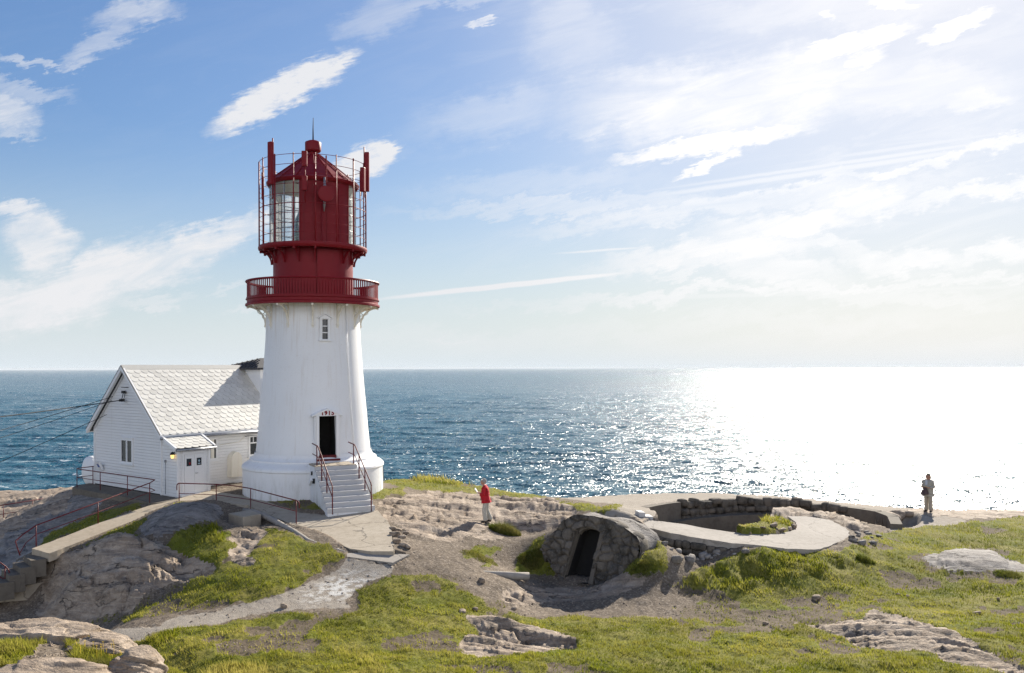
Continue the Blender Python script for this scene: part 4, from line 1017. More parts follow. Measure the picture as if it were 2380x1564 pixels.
# ------------------------------------------------------------ staircase
STR = empty('staircase', dp(0, 5, ZC-5.6), 'white painted concrete steps leading up to the lighthouse door', 'staircase')
zl = ZC-4.03; rise = (ZC-zl-0)*0
r_land = 3.98; N = 9; zf = ZC-5.60; rise = (zl-zf)/N; tread = (6.30-r_land)/(N-1)
hw = .88
mb = MB(); mb.box(dp(0, (2.45+r_land-.03)/2, (zl-.03+zf-.3)/2), dt_*(hw-.02), dn_*((r_land-.03-2.45)/2), up_*((zl-.03-zf+.3)/2))
for k in range(1, N):
    z1 = zl - rise*k
    mb.box(dp(0, r_land+tread*(k-.5), (z1-.0+zf-.3)/2), dt_*(hw-.02+.008*k), dn_*(tread/2-.012), up_*((z1-zf+.3)/2))
mb.build('stair_mass', M['white'], STR)
mb = MB()
for k in range(0, N-1):
    z1 = zl - rise*(k+1); mb.box(dp(0, r_land+tread*(k+.5)+.012, z1+.012), dt_*(hw+.008*k), dn_*(tread/2), up_*.014)
mb.build('stair_tread', M['white_stair'], STR)
mb = MB()
for k in range(0, N):
    z1 = zl - rise*k; mb.box(dp(0, r_land+tread*k-.0, z1-rise*.44), dt_*(hw+.004+.008*k), dn_*.014, up_*rise*.47)
mb.build('stair_riser', M['white_stair'], STR)
mb = MB()
for k in range(3): mb.box(dp(-hw+.02+(2*hw-.04)*(k+.5)/3, (2.75+r_land)/2, zl-.005), dt_*((2*hw-.04)/6-.012), dn_*((r_land-2.75)/2), up_*.035)
mb.build('landing_slab', M['conc'], STR)
def stair_rail(x, label):
    t = empty('handrail', dp(x, 4, zl), label, 'handrail', 'red handrails of the lighthouse steps')
    hgt = .86
    def z_at(r): return zl - max(0, (r-r_land-.1))/tread*rise
    e = 6.30
    def line(h): return [dp(x, 2.95, zl+h+.02), dp(x, r_land-.10, zl+h-.02), dp(x, r_land+.05, zl+h-.07), dp(x, e-.03, z_at(e)+h-.02)]
    MB().tube(line(hgt) + [dp(x, e+.02, z_at(e)+hgt-.12)], .026, 8).build('top_rail', M['red_rail'], t)
    MB().tube(line(hgt*.50), .018, 6).build('lower_rail', M['red_rail'], t)
    for r in (r_land-.22, r_land+.60, r_land+1.45, e+.0):
        k = max(0, math.ceil((r-r_land)/tread)); z0 = zl-rise*k if r > r_land else zl
        if r >= e-.05: z0 = zf
        MB().tube([dp(x, r, z0-.02), dp(x, r, z_at(r)+hgt-.03)], .024, 8).build('post', M['red_rail'], t)
stair_rail(-.74, 'left red handrail of the white lighthouse steps')
stair_rail(.80, 'right red handrail of the white lighthouse steps')
fl_ = empty('floodlight', dp(-hw-.1, 3.9, zl-.8), 'small white floodlight on the left side of the lighthouse steps', 'floodlight')
MB().box(dp(-hw-.12, 3.75, zl-.62), dt_*.05, (dn_+up_*.8).normalized()*.20, (up_-dn_*.8).normalized()*.07).build('lamp_housing', M['trim'], fl_)
MB().box(dp(-hw-.03, 3.9, zl-.58), dt_*.05, dn_*.03, up_*.10).build('bracket', M['black'], fl_)
MB().box(dp(-hw-.03, 3.55, zl-.30), dt_*.03, dn_*.02, up_*.08).build('junction_box', M['black'], fl_)

# ------------------------------------------------------------ white house
HZ = ZC-5.62
C0 = PH(376, 1148, 5.55); A0 = PH(221, 1122, 5.55)
e2 = Vector((A0.x-C0.x, A0.y-C0.y, 0)); WD = e2.length; e2.normalize()
e1 = Vector((.555, .832, 0)).normalized()
n2 = Vector((-e1.y, e1.x, 0))             # square to the long wall, pointing away
LEN, HE, HR = 7.4, 2.82, 5.58
def hp(s, t, z): return Vector((C0.x, C0.y, 0)) + e1*s + e2*t + up_*(HZ+z)
HO = empty('house', hp(0, 0, 0), 'white clapboard house with a scalloped slate roof left of the lighthouse', 'house')
n1h = Vector((-e2.y, e2.x, 0));
if n1h.dot(e1) > 0: n1h = -n1h             # out of the gable
n1l = Vector((e1.y, -e1.x, 0))            # out of the long wall
mb = MB()
mb.add([hp(0, 0, -.5), hp(0, WD, -.5), hp(0, WD, HE), hp(0, WD/2, HR), hp(0, 0, HE)], [(0,1,2,3,4)])
mb.add([hp(LEN, 0, -.5), hp(LEN, WD, -.5), hp(LEN, WD, HE), hp(LEN, WD/2, HR), hp(LEN, 0, HE)], [(4,3,2,1,0)])
mb.add([hp(0, 0, -.5), hp(LEN, 0, -.5), hp(LEN, 0, HE), hp(0, 0, HE)], [(0,1,2,3)])
mb.add([hp(0, WD, -.5), hp(LEN, WD, -.5), hp(LEN, WD, HE), hp(0, WD, HE)], [(3,2,1,0)])
mb.build('wall', M['board'], HO, fix=False)
mb = MB(); mb.prism([hp(-.015, -.05, -.5) , hp(LEN, -.05, -.5), hp(LEN, -.05, .02), hp(-.015, -.05, .02)], e2*.03); mb.prism([hp(-.03, -.05, -.5), hp(-.03, WD, -.5), hp(-.03, WD, .05), hp(-.03, -.05, .05)], e1*.02)
mb.build('foundation', M['dark'], HO)
mb = MB()
for t_ in (.0, WD): mb.box(hp(0, t_, HE/2), e1*.05, e2*.05, up_*(HE/2))
mb.build('corner_board', M['trim'], HO)
sl_r = (HR-HE)/(WD/2); OV, OG = .30, .26
def rp(s, t, lift=0):
    """point on the roof: t from the near eave to the ridge and down the far side"""
    z = HE + .14 + sl_r*(t if t <= WD/2 else WD-t); return hp(s, t, z+lift)
RF = sub('roof', rp(0, WD/2), HO)
for t0, t1 in ((-OV, WD/2), (WD/2, WD+OV)):
    MB().prism([rp(-OG, t0), rp(LEN, t0), rp(LEN, t1), rp(-OG, t1)], -up_*.11).build('roof_deck', M['dark_roof'], RF)
def tiles(rows, cols, org, ax, ay, nrm, parent, name='roof_tiles', w_=None, exp_=None):
    V = []; F = []; T = []
    for r in range(rows):
        for c in range(-1, cols+1):
            off = .5 if r % 2 else 0
            cx = (c+off)*w_; y0 = r*exp_
            o = org + ax*cx + ay*y0
            pts = []
            for (px, py) in [(0, exp_*1.35), (0, exp_*.55)] + [(w_*.5-w_*.5*math.cos(q), exp_*.55-exp_*.62*math.sin(q)) for q in [math.pi*i/8 for i in range(1, 8)]] + [(w_, exp_*.55), (w_, exp_*1.35)]:
                x = cx + min(max(px*.985+.004, 0), w_); x = min(max(x, 0), cols*w_)
                yy_ = min(y0+py, rows*exp_)
                pts.append(org + ax*x + ay*max(yy_, 0) + nrm*(.018 - .017*(py/(exp_*1.35))))
            b = len(V); n = len(pts); V += pts; V += [p - nrm*.008 for p in pts]
            F.append(list(range(b, b+n))); F += [[b+i, b+n+i, b+n+(i+1) % n, b+(i+1) % n] for i in range(n)]
            T += [random.random()**.55]*(2*n)
    me = bpy.data.meshes.new(name); me.from_pydata([tuple(v) for v in V], [], F); me.update()
    at = me.attributes.new('tone', 'FLOAT', 'POINT'); at.data.foreach_set('value', T)
    bm = bmesh.new(); bm.from_mesh(me); bmesh.ops.recalc_face_normals(bm, faces=bm.faces); bm.to_mesh(me); bm.free()
    return link(name, me, M['tile'], parent)
p0, p1 = rp(0, -OV), rp(0, WD/2-.10); ay = (p1-p0); slen = ay.length; ay.normalize(); nr = e1.cross(ay).normalized()
if nr.z < 0: nr = -nr
ncol = 20; w_ = (LEN+OG-.14)/ncol; nrow = 15
tiles(nrow, ncol, rp(-OG+.12, -OV-.03, .012), e1, ay, nr, RF, 'roof_tiles', w_, slen/nrow)
mb = MB(); mb.prism([rp(-OG-.01, WD/2-.16, .03), rp(LEN, WD/2-.16, .03), rp(LEN, WD/2, .09), rp(-OG-.01, WD/2, .09)], -up_*.02)
mb.build('ridge_cap', M['tile'], RF)
for t0, t1 in ((-OV-.04, WD/2), (WD+OV+.04, WD/2)):
    a, b = rp(-OG, t0, .045), rp(-OG, t1, .045)
    MB().hexa([a-e1*.03-up_*.20, a+e1*.10-up_*.20, b+e1*.10-up_*.20, b-e1*.03-up_*.20, a-e1*.03, a+e1*.10, b+e1*.10, b-e1*.03]).build('barge_board', M['trim'], RF)
    MB().hexa([a-e1*.045, a+e1*.0, b+e1*.0, b-e1*.045, a-e1*.045+up_*.025, a+up_*.025, b+up_*.025, b-e1*.045+up_*.025]).build('verge_strip', M['dark_roof'], RF)
    # moulding under the verge on the wall
    tt = t0+.55 if t0 < 0 else t0-.55
    c, d = hp(-.02, (t0+.3 if t0 < 0 else t0-.3), HE-.16), hp(-.02, WD/2, HR-.10)
    MB().hexa([c-e1*.03, c, d, d-e1*.03, c-e1*.03+up_*.12, c+up_*.12, d+up_*.12, d-e1*.03+up_*.12]).build('frieze', M['trim'], RF)
for t0 in (-OV, WD+OV):
    s_ = -1 if t0 < 0 else 1; MB().prism([rp(-OG, t0, .0), rp(LEN, t0, .0), rp(LEN, t0, -.17), rp(-OG, t0, -.17)], e2*.03*s_).build('fascia', M['trim'], RF)
gz = [rp(s, -OV-.09, -.06) for s in (-OG-.02, LEN)]
MB().tube(gz, .065, 10).build('gutter', M['metal'], RF)
MB().tube([gz[0]+e1*.45-up_*.05, gz[0]+e1*.45-up_*.22, gz[0]+e1*.45-up_*.26+e2*.05], .04, 8).build('gutter_outlet', M['trim'], RF)
MB().prism([hp(-OG, -OV, HE-.10), hp(LEN, -OV, HE-.10), hp(LEN, 0, HE-.06), hp(-OG, 0, HE-.06)], up_*.02).build('soffit', M['trim'], RF)
# windows -------------------------------------------------
def hwin(cen, ax, nrm, w, h, cols, rows, blind=False):
    """window with its frame standing proud of a wall"""
    W = sub('window', cen, HO)
    mb = MB(); f_ = .10
    for s in (-1, 1):
        mb.box(cen + ax*s*(w/2+f_/2) + nrm*.02, ax*f_/2, nrm*.035, up_*(h/2+f_))
        mb.box(cen + up_*s*(h/2+f_/2) + nrm*.021, ax*(w/2), nrm*.035, up_*f_/2)
    mb.box(cen - up_*(h/2+f_+.03) + nrm*.045, ax*(w/2+f_+.05), nrm*.06, up_*.025)
    mb.box(cen + up_*(h/2+f_+.03) + nrm*.035, ax*(w/2+f_+.03), nrm*.045, up_*.022)
    for k in range(1, cols): mb.box(cen + ax*(w*(k/cols-.5)) + nrm*.018, ax*.05, nrm*.028, up_*h/2)
    if rows: mb.box(cen + up_*h*.16 + nrm*.016, ax*w/2, nrm*.024, up_*.03); mb.box(cen + up_*h*.33 + nrm*.014, ax*.018, nrm*.02, up_*h*.16)
    mb.build('window_frame', M['trim'], W)
    for k in range(cols):
        MB().box(cen + ax*w*((k+.5)/cols-.5) + nrm*.006, ax*w/cols/2, nrm*.004, up_*h/2).build('pane', M['glass'], W)
    if blind: MB().box(cen + ax*w*.30 + nrm*.012, ax*w*.10, nrm*.003, up_*h/2).build('curtain', M['cream'], W)
hwin(hp(0, 3.04, 1.80), e2, n1h, .96, .98, 2, 0)
hwin(hp(2.42, 0, 1.86), e1, n1l, .88, .88, 1, 0, True)
hwin(hp(5.06, 0, 1.84), e1, n1l, .42, .84, 1, 2)
# round topped vent hood on the long wall
cen = hp(3.88, 0, .45); prof = []
for k in range(13):
    q = math.pi*k/12; prof.append((-.36*math.cos(q), .85+.36*math.sin(q)))
prof = [(-.36, 0)] + prof + [(.36, 0)]
mb = MB(); front = [cen + e1*x*.85 + n1l*.26 + up_*(z*.97) for x, z in prof]; back = [cen + e1*x + n1l*.0 + up_*z for x, z in prof]
n = len(prof); mb.add(front+back, [tuple(range(n))] + [(i, i+n, (i+1) % n+n, (i+1) % n) for i in range(n)])
mb.build('vent_hood', M['cream'], HO)
mb = MB(); mb.tube([hp(4.55, -.03, 2.32), hp(4.75, -.25, 2.36), hp(5.05, -.42, 2.33)], .022, 6); mb.box(hp(5.08, -.44, 2.32), e1*.04, n1l*.05, up_*.035)
mb.build('spotlight', M['metal'], HO)
MB().tube([hp(3.05, -.02, 2.02), hp(4.2, -.02, 2.08), hp(4.45, -.02, 2.24), hp(4.55, -.02, 2.32)], .012, 5).build('wall_cable', M['cream'], HO)
# porch ----------------------------------------------------
PW, PD, PF, PB = 1.72, 1.24, 2.16, 2.62
mb = MB()
def pp(s, d, z): return hp(s, -d, z)
mb.add([pp(0,0,-.4), pp(0,PD,-.4), pp(0,PD,PF), pp(0,0,PB)], [(0,1,2,3)]); mb.add([pp(PW,0,-.4), pp(PW,PD,-.4), pp(PW,PD,PF), pp(PW,0,PB)], [(3,2,1,0)])
mb.add([pp(0,PD,-.4), pp(PW,PD,-.4), pp(PW,PD,PF), pp(0,PD,PF)], [(0,1,2,3)])
mb.build('porch_wall', M['board'], HO, fix=False)
nf_ = n1l
PR = sub('porch_roof', pp(0, 0, PB), HO)
q0, q1 = pp(-.14, PD+.18, PF-.01), pp(-.14, 0, PB+.10)
ax_ = e1; ay_ = (q1-q0); L_ = ay_.length; ay_.normalize(); nr_ = ax_.cross(ay_).normalized(); nr_ = nr_ if nr_.z > 0 else -nr_
MB().prism([q0, q0+ax_*(PW+.28), q0+ax_*(PW+.28)+ay_*L_, q0+ay_*L_], -nr_*.07).build('roof_deck', M['dark_roof'], PR)
tiles(6, 5, q0 + ax_*.10 + nr_*.012 - ay_*.02, ax_, ay_, nr_, PR, 'roof_tiles', (PW+.10)/5, L_/6)
for s in (0, PW+.28):
    a, b = q0+ax_*s, q0+ax_*s+ay_*L_
    MB().hexa([a-ax_*.05-nr_*.10, a+ax_*.05-nr_*.10, b+ax_*.05-nr_*.10, b-ax_*.05-nr_*.10, a-ax_*.05+nr_*.05, a+ax_*.05+nr_*.05, b+ax_*.05+nr_*.05, b-ax_*.05+nr_*.05]).build('barge_board', M['trim'], PR)
MB().tube([q0 - ay_*.06 - nr_*.05, q0 + ax_*(PW+.34) - ay_*.06 - nr_*.05], .05, 8).build('gutter', M['metal'], PR)
mb = MB()
for s, w2 in ((.06, .06), (PW-.06, .06), (.30, .045), (PW-.28, .045)): mb.box(pp(s, PD+.02, PF/2-.02), e1*w2, nf_*.025, up_*(PF/2-.03))
mb.box(pp(PW/2, PD+.021, 1.92), e1*(PW/2-.26), nf_*.025, up_*.05); mb.box(pp(PW/2, PD+.08, .06), e1*(PW/2-.15), nf_*.10, up_*.05)
mb.build('door_frame', M['trim'], HO)
for k, s in ((0, .62), (1, 1.14)):
    D_ = sub('door', pp(s, PD, .1), HO)
    MB().box(pp(s+.01, PD+.012, .98), e1*.255, nf_*.018, up_*.86).build('door_leaf', M['trim'], D_)
    MB().box(pp(s-.02, PD+.028, 1.50), e1*.125, nf_*.006, up_*.165).build('door_pane', M['glass'], D_)
    if k == 0:
        MB().box(pp(s+.015, PD+.036, 1.45), e1*.04, nf_*.003, up_*.05).build('notice', M['red'], D_)
    else:
        mb = MB(); mb.box(pp(s-.02, PD+.036, 1.53), e1*.018, nf_*.003, up_*.06); mb.box(pp(s-.02, PD+.0365, 1.53), e1*.05, nf_*.003, up_*.016); mb.box(pp(s-.02, PD+.036, 1.41), e1*.06, nf_*.003, up_*.02)
        mb.build('notice', m_plain('notice_paint', (.35, .5, .6), .6), D_)
        mb = MB(); mb.tube([pp(s-.21, PD+.03, 1.0), pp(s-.21, PD+.08, 1.0), pp(s-.10, PD+.08, 1.0)], .014, 6); mb.build('handle', M['metal'], D_)
# wall lamp by the porch (lit)
lm = NT('lamp_glow'); em = lm.n('ShaderNodeEmission'); em.inputs[0].default_value = (1, .62, .18, 1); em.inputs[1].default_value = 1.2; lm.done(em)
WL = sub('wall_lamp', pp(-.02, PD-.1, 1.9), HO)
c = pp(-.12, PD-.16, 1.88)
MB().lathe((c.x, c.y), [(.10, c.z), (.10, c.z+.03), (.06, c.z+.10), (.0, c.z+.14)], 12).build('lamp_cap', M['black'], WL)
MB().lathe((c.x, c.y), [(.0, c.z-.16), (.055, c.z-.15), (.075, c.z)], 12).build('lamp_glass', lm.m, WL)
MB().tube([c+up_*.08, pp(0, PD-.16, 1.99)], .02, 6).build('lamp_arm', M['black'], WL)
mb = MB(); mb.box(pp(-.03, .35, 1.55), e1*.03, e2*.05, up_*.06); mb.tube([pp(-.03, .35, 1.5), pp(-.03, .35, .1)], .012, 5)
mb.build('meter_box', M['metal'], HO)
# brackets for the overhead wires on the gable
ib = RVERT(293, 911, hp(0, 0, 0), hp(0, WD, 0))
mb = MB(); mb.tube([ib + up_*.22 + n1h*.02 - e2*.25, ib + up_*.22 + n1h*.10 + e2*.25], .015, 5); mb.box(ib + n1h*.12, n1h*.06, e2*.10, up_*.06); mb.tube([ib + n1h*.12, ib - up_*.38 + n1h*.22], .02, 5); mb.tube([ib + n1h*.04, ib - up_*.42 + n1h*.12], .015, 5); mb.box(ib - up_*.38 + n1h*.2, n1h*.09, e2*.09, up_*.06)
mb.build('wire_bracket', M['black'], HO)
bx = RVERT(240, 1082, hp(0, 0, 0), hp(0, WD, 0))
mb = MB(); mb.box(bx + n1h*.18, (n1h*.5+up_).normalized()*.22, e2*.15, n1h*.05); mb.tube([bx, bx + n1h*.2], .03, 6); mb.build('info_panel', M['trim'], HO)
MB().box(bx + n1h*.245 + up_*.02, (n1h*.5+up_).normalized()*.09, e2*.08, n1h*.012).build('info_picture', m_plain('blue_print', (.08, .14, .35), .5), HO)
# annex with the dark hipped roof behind the ridge
s0, s1, t0, t1 = 6.62, 8.3, 1.45, 4.62; hz_ = 5.66
AN = empty('annex', hp((s0+s1)/2, (t0+t1)/2, 0), 'tall white annex with a dark seamed hip roof between house and tower', 'annex')
mb = MB(); mb.prism([hp(s0, t0, hz_), hp(s1+2, t0, hz_), hp(s1+2, t1, hz_), hp(s0, t1, hz_)], -up_*6).build('wall', M['trim'], AN)
o_ = .28; ap = hp(7.32, 2.35, 0); ap.z = P(609, 832, ap.y).z
cs = [hp(s0-o_, t0-.1, hz_), hp(s1+2, t0-.1, hz_), hp(s1+2, t1+o_, hz_), hp(s0-o_, t1+o_, hz_)]
ap2 = ap + e1*1.2
mb = MB(); mb.add(cs + [ap, ap2] + [c - up_*.10 for c in cs], [(3,0,4),(0,1,5,4),(1,2,5),(2,3,4,5),(6,7,1,0),(7,8,2,1),(8,9,3,2),(9,6,0,3),(9,8,7,6)])
mb.build('roof', M['dark_roof'], AN)
for k in range(1, 12):
    f_ = k/12; a = cs[0].lerp(cs[3], f_); b = a.lerp(ap, 1) if False else None
    # seams run square to the eave up to the hip
    fa_ = (2.35-t0+.1)/(t1+o_-t0+.1); m_ = min(f_/fa_, (1-f_)/(1-fa_)); top_ = a + (ap - cs[0].lerp(cs[3], fa_))*m_
    MB().tube([a+up_*.02, top_+up_*.02], .022, 4).build('roof_seam', M['dark_roof'], AN)
# rounded white tank behind the house corner
tk = P(206, 1095, A0.y+.45); d = -e1
TK = empty('tank', tk - up_*.9, 'round white tank behind the left corner of the house', 'tank')
ring = [(0, -.16), (.35, -.14), (.6, -.07), (.72, 0), (.74, .1), (.74, 1.6), (.6, 1.7), (0, 1.75)]
vs = []; fs = []
for r_, o_ in ring:
    for k in range(32): q = 2*math.pi*k/32; vs.append(tk + e1*o_ + e2*r_*math.cos(q) + up_*r_*math.sin(q))
for i in range(len(ring)-1):
    for k in range(32): fs.append((i*32+k, i*32+(k+1) % 32, (i+1)*32+(k+1) % 32, (i+1)*32+k))
MB().add(vs, fs, True).build('tank_shell', M['trim'], TK, sharp=50)
mb = MB()
for o_ in (.3, 1.3): mb.box(tk + e1*o_ - up_*.85, e1*.06, e2*.5, up_*.30)
mb.build('tank_cradle', M['conc_grey'], TK)
# overhead wires
def wire(pts, r, label):
    o = MB().tube(pts, r, 5).build('overhead_wire', M['black']); return tag(o, label, 'wire', 'overhead wires to the house gable')
def span(a, b, sag, n=14): return [a.lerp(b, k/n) - up_*sag*4*(k/n)*(1-k/n) for k in range(n+1)]
g = lambda u, v: RVERT(u, v, hp(0, 0, 0), hp(0, WD, 0)) + n1h*.05
wire(span(ib - up_*.38 + n1h*.28, P(-500, 1021, 27), .10), .022, 'thickest overhead wire running from the gable bracket to the left edge')
wire(span(g(264, 921.5), P(-500, 1135, 27), .10), .014, 'overhead wire fixed to the gable just left of the bracket')
wire(span(g(262, 931), P(-500, 1165, 27), .12), .012, 'thin slack overhead wire passing under the bracket wires')
wire(span(g(251, 963.5), P(-500, 1285, 27), .06), .014, 'lowest overhead wire fixed near the left eave of the gable')
# ------------------------------------------------------------ stones
def ico(sub):
    bm = bmesh.new(); bmesh.ops.create_icosphere(bm, subdivisions=sub, radius=1)
    v = np.array([x.co[:] for x in bm.verts]); f = [[q.index for q in x.verts] for x in bm.faces]; bm.free(); return v, f
ICO2, ICO2F = ico(2); ICO3, ICO3F = ico(3)
def stone_verts(c, ax, ay, az, box=.42, V=ICO2, rough=.15):
    q = np.sign(V)*np.abs(V)**box
    q = q/np.maximum(np.abs(q).max(1, keepdims=True), 1e-6)*np.linalg.norm(q, axis=1, keepdims=True)**.0*np.abs(q).max(1, keepdims=True)
    s = random.uniform(0, 99)
    nz = 1 + rough*2*(fbm(V[:, 0]*1.4+s, V[:, 1]*1.4+V[:, 2]*1.9+s, 3, 3)-.5)
    q = q*nz[:, None]
    return [Vector(c) + Vector(ax)*x + Vector(ay)*y + Vector(az)*z for x, y, z in q]
def stone_wall(name, path, heights, thick, side, label, rows=3, wmean=.42, mat='stone', irregular=.10, backing=True):
    """dry stone wall hanging down from a top line; side gives the direction the face looks"""
    mb = MB(); seg = [(b-a).length for a, b in zip(path, path[1:])]; L = sum(seg)
    def at(s):
        for i, l in enumerate(seg):
            if s <= l or i == len(seg)-1:
                k = min(1, s/l); return path[i].lerp(path[i+1], k), (path[i+1]-path[i]).normalized(), heights[i]*(1-k)+heights[i+1]*k
            s -= l
    for r in range(rows):
        s = -random.uniform(0, .3)
        while s < L:
            w_ = wmean*random.uniform(.6, 1.5)
            p, d, H = at(min(max(s+w_/2, 0), L)); h = H/rows
            n = Vector((d.y, -d.x, 0)).normalized()*side
            c = p - up_*(h*(r+.5)) + n*random.uniform(-.04, .06) + up_*random.uniform(-.02, .03 if r else irregular)
            hh_ = h*random.uniform(.46, .56) + (random.uniform(0, irregular)*.5 if r == 0 else 0)
            tl = random.uniform(-.12, .12)
            mb.add(stone_verts(c, (d+up_*tl)*w_*.52, n*thick*.5, (up_-d*tl)*hh_), ICO2F, True)
            s += w_
    if backing:
        for a, b, h0, h1 in zip(path, path[1:], heights, heights[1:]):
            d = (b-a).normalized(); n = Vector((d.y, -d.x, 0)).normalized()*side*-.25*thick
            mb.add([a+n-up_*.05, b+n-up_*.05, b+n-up_*h1, a+n-up_*h0], [(0,1,2,3)])
    o = mb.build(name, M[mat], fix=False); return tag(o, label, 'stone wall')
rim = [PH(u, v, 6.46) for u, v in [(1583,1172),(1640,1165.5),(1697,1160.5),(1745,1160),(1795,1160.5),(1832,1164.5),(1868,1169.5),(1915,1173),(1966,1178)]]
rim = [Vector((p.x, p.y, max(p.z, ground(p.x, p.y+.75)+.0))) for p in rim]
stone_wall('stone_wall', rim, [1.5]*9, .5, 1, 'curved dark dry-stone wall lining the far side of the gun pit', 5, .40, irregular=.16)
# smooth concrete end of the ring, right, and left return
def low_wall(name, pts, h, th, mat, label, cat='wall'):
    mb = MB(); pts = [Vector((p.x, p.y, max(p.z, ground(p.x, p.y+.75)+.03))) for p in pts]
    for a, b in zip(pts, pts[1:]):
        d = (b-a); n = Vector((d.y, -d.x, 0)).normalized()*th
        mb.prism([a, b, b-n, a-n], (0, 0, -h))
    return tag(mb.build(name, M[mat]), label, cat)
low_wall('concrete_wall', [PH(1960,1178,6.46), PH(2000,1183,6.46), PH(2034,1188.5,6.46), PH(2062,1199,6.46), PH(2070,1217,6.5)], 1.6, .45, 'conc_dark', 'smooth dark concrete wall at the right end of the gun pit')
low_wall('concrete_wall', [PH(1508,1196,6.46), PH(1533,1188,6.46), PH(1556,1180.5,6.46), PH(1583,1173.5,6.46)], 1.6, .45, 'conc_dark', 'angular concrete corner wall at the left end of the gun pit')
lg = [PH(u, v, 7.1) for u, v in [(1560,1217),(1600,1208.5),(1640,1203),(1690,1199),(1735,1196.5),(1785,1195)]]
mb = MB()
for a, b in zip(lg, lg[1:]):
    d = (b-a); n = Vector((d.y, -d.x, 0)).normalized()*.55
    mb.prism([a, b, b-n, a-n], (0, 0, -1.0))
tag(mb.build('ledge', M['conc_dark']), 'curved low concrete ledge inside the gun pit with a sunlit top', 'ledge')
gp = SLABS['gunpath'][0]
wl = [gp[i] - up_*.20 for i in range(1, 8)]
wl = [p + Vector((0, .10, 0)) for p in wl]
stone_wall('stone_wall', wl, [.75, .80, .72, .60, .48, .32, .2], .4, 1, 'rough dry-stone wall holding up the near edge of the curved concrete path', 3, .38, irregular=.05)
# white steps at the head of the pit
ws = empty('steps', PH(1500, 1211, 6.3), 'small white painted steps at the left end of the gun pit', 'steps')
for (u0, u1, vt, vb) in ((1486, 1500, 1190.5, 1211.5), (1500.5, 1518, 1200, 1211.5)):
    a, b = PH(u0, vb, 5.84), PH(u1, vb+.8, 5.86); h = (vb-vt)/K*a.y
    d = b-a; n = Vector((d.y, -d.x, 0)).normalized()*.55
    MB().hexa([a-up_*.3, b-up_*.3, b-n-up_*.3, a-n-up_*.3, a+up_*h, b+up_*h, b-n+up_*h, a-n+up_*h]).build('step', M['white_stair'], ws)

# ------------------------------------------------------------ bunker entrance
BK = empty('bunker_entrance', BP(1340, 1340), 'leaning stone bunker entrance with a concrete framed dark doorway', 'bunker')
OUT = [(1306,1352),(1268,1290),(1262,1276),(1276,1258),(1290,1240),(1305,1222),(1318,1208.6),(1331,1201),(1344,1197.5),(1366,1200),(1390,1203),(1412,1208),(1433,1215),(1455,1228),(1485,1249),(1492,1262),(1494,1285),(1480,1320),(1450,1352),(1420,1372),(1392,1380)]
DOOR = [(1313,1352),(1317,1331),(1345,1241),(1350,1234),(1360,1229.5),(1371,1228),(1384,1230.5),(1393,1235),(1398,1242),(1374,1340),(1370,1358)]
mb = MB()
bo = [BP(*p) for p in OUT]; bd = [BP(*p) for p in DOOR]
def loc(p): q = p - BK0; return q.dot(bt), q.dot(bup.normalized())
ol = [loc(p) for p in bo]; dl = [loc(p) for p in bd]
s_ = np.arange(min(p[0] for p in ol)-.05, max(p[0] for p in ol)+.05, .035); w_ = np.arange(min(p[1] for p in ol)-.05, max(p[1] for p in ol)+.05, .035)
S_, W_ = np.meshgrid(s_, w_)
f1, f2 = worley(S_*2.6 + (fbm(S_*2, W_*2, 3, 1)-.5)*.8, W_*3.1 + (fbm(S_*2, W_*2, 3, 2)-.5)*.8, 4)
disp = np.clip((f2-f1)*1.0, 0, .17)*(.7+.6*vn(S_*1.5, W_*1.5, 8))  + (fbm(S_*1.3, W_*1.3, 3, 12)-.5)*.30 + (fbm(S_*6, W_*6, 3, 14)-.5)*.05
wob = (fbm(S_*3, W_*3, 3, 41)-.5)*.12
ins = inpoly(S_+wob, W_+wob, ol) & ~inpoly(S_, W_, dl)
nu_ = len(s_); BUN = bup.normalized(); NB = -BN if BN.dot(bn) < 0 else BN
vs = [BK0 + bt*float(a) + BUN*float(b) + NB*float(c) for a, b, c in zip(S_.ravel(), W_.ravel(), disp.ravel())]
fs = []
for j in range(len(w_)-1):
    for i in range(nu_-1):
        if ins[j, i] and ins[j, i+1] and ins[j+1, i] and ins[j+1, i+1]: fs.append((j*nu_+i, j*nu_+i+1, (j+1)*nu_+i+1, (j+1)*nu_+i))
mb.add(vs, fs, True)
bm = bmesh.new()
me_ = bpy.data.meshes.new('t'); me_.from_pydata([tuple(v) for v in mb.v], [], mb.f); bm.from_mesh(me_)
bmesh.ops.delete(bm, geom=[v for v in bm.verts if not v.link_faces], context='VERTS'); bm.to_mesh(me_); bm.free()
me_.polygons.foreach_set('use_smooth', [True]*len(me_.polygons)); me_.name = 'facing'
link('facing', me_, M['stone'], BK)
# body behind the facing: roof and flanks
back = -bn*1.35
n = len(bo); mid_ = BP(1375, 1290)
ins_ = [p.lerp(mid_, .02) for p in bo]
vs = []; fs = []; R_ = 10
for k in range(R_+1):
    for i, p in enumerate(ins_):
        q = p + back*(k/R_) + (NB*.10 + up_*.03 if k == 0 else Vector())
        if k: q = q + up_*(.22*(fbm(np.array([q.x*1.1]), np.array([q.y*1.1]), 3, 9)[0]-.5) - .05*k/R_)
        vs.append(q)
for k in range(R_):
    for i in range(n-1): fs.append((k*n+i, k*n+i+1, (k+1)*n+i+1, (k+1)*n+i))
MB().add(vs, fs, True).build('roof', M['rock_grey'], BK)
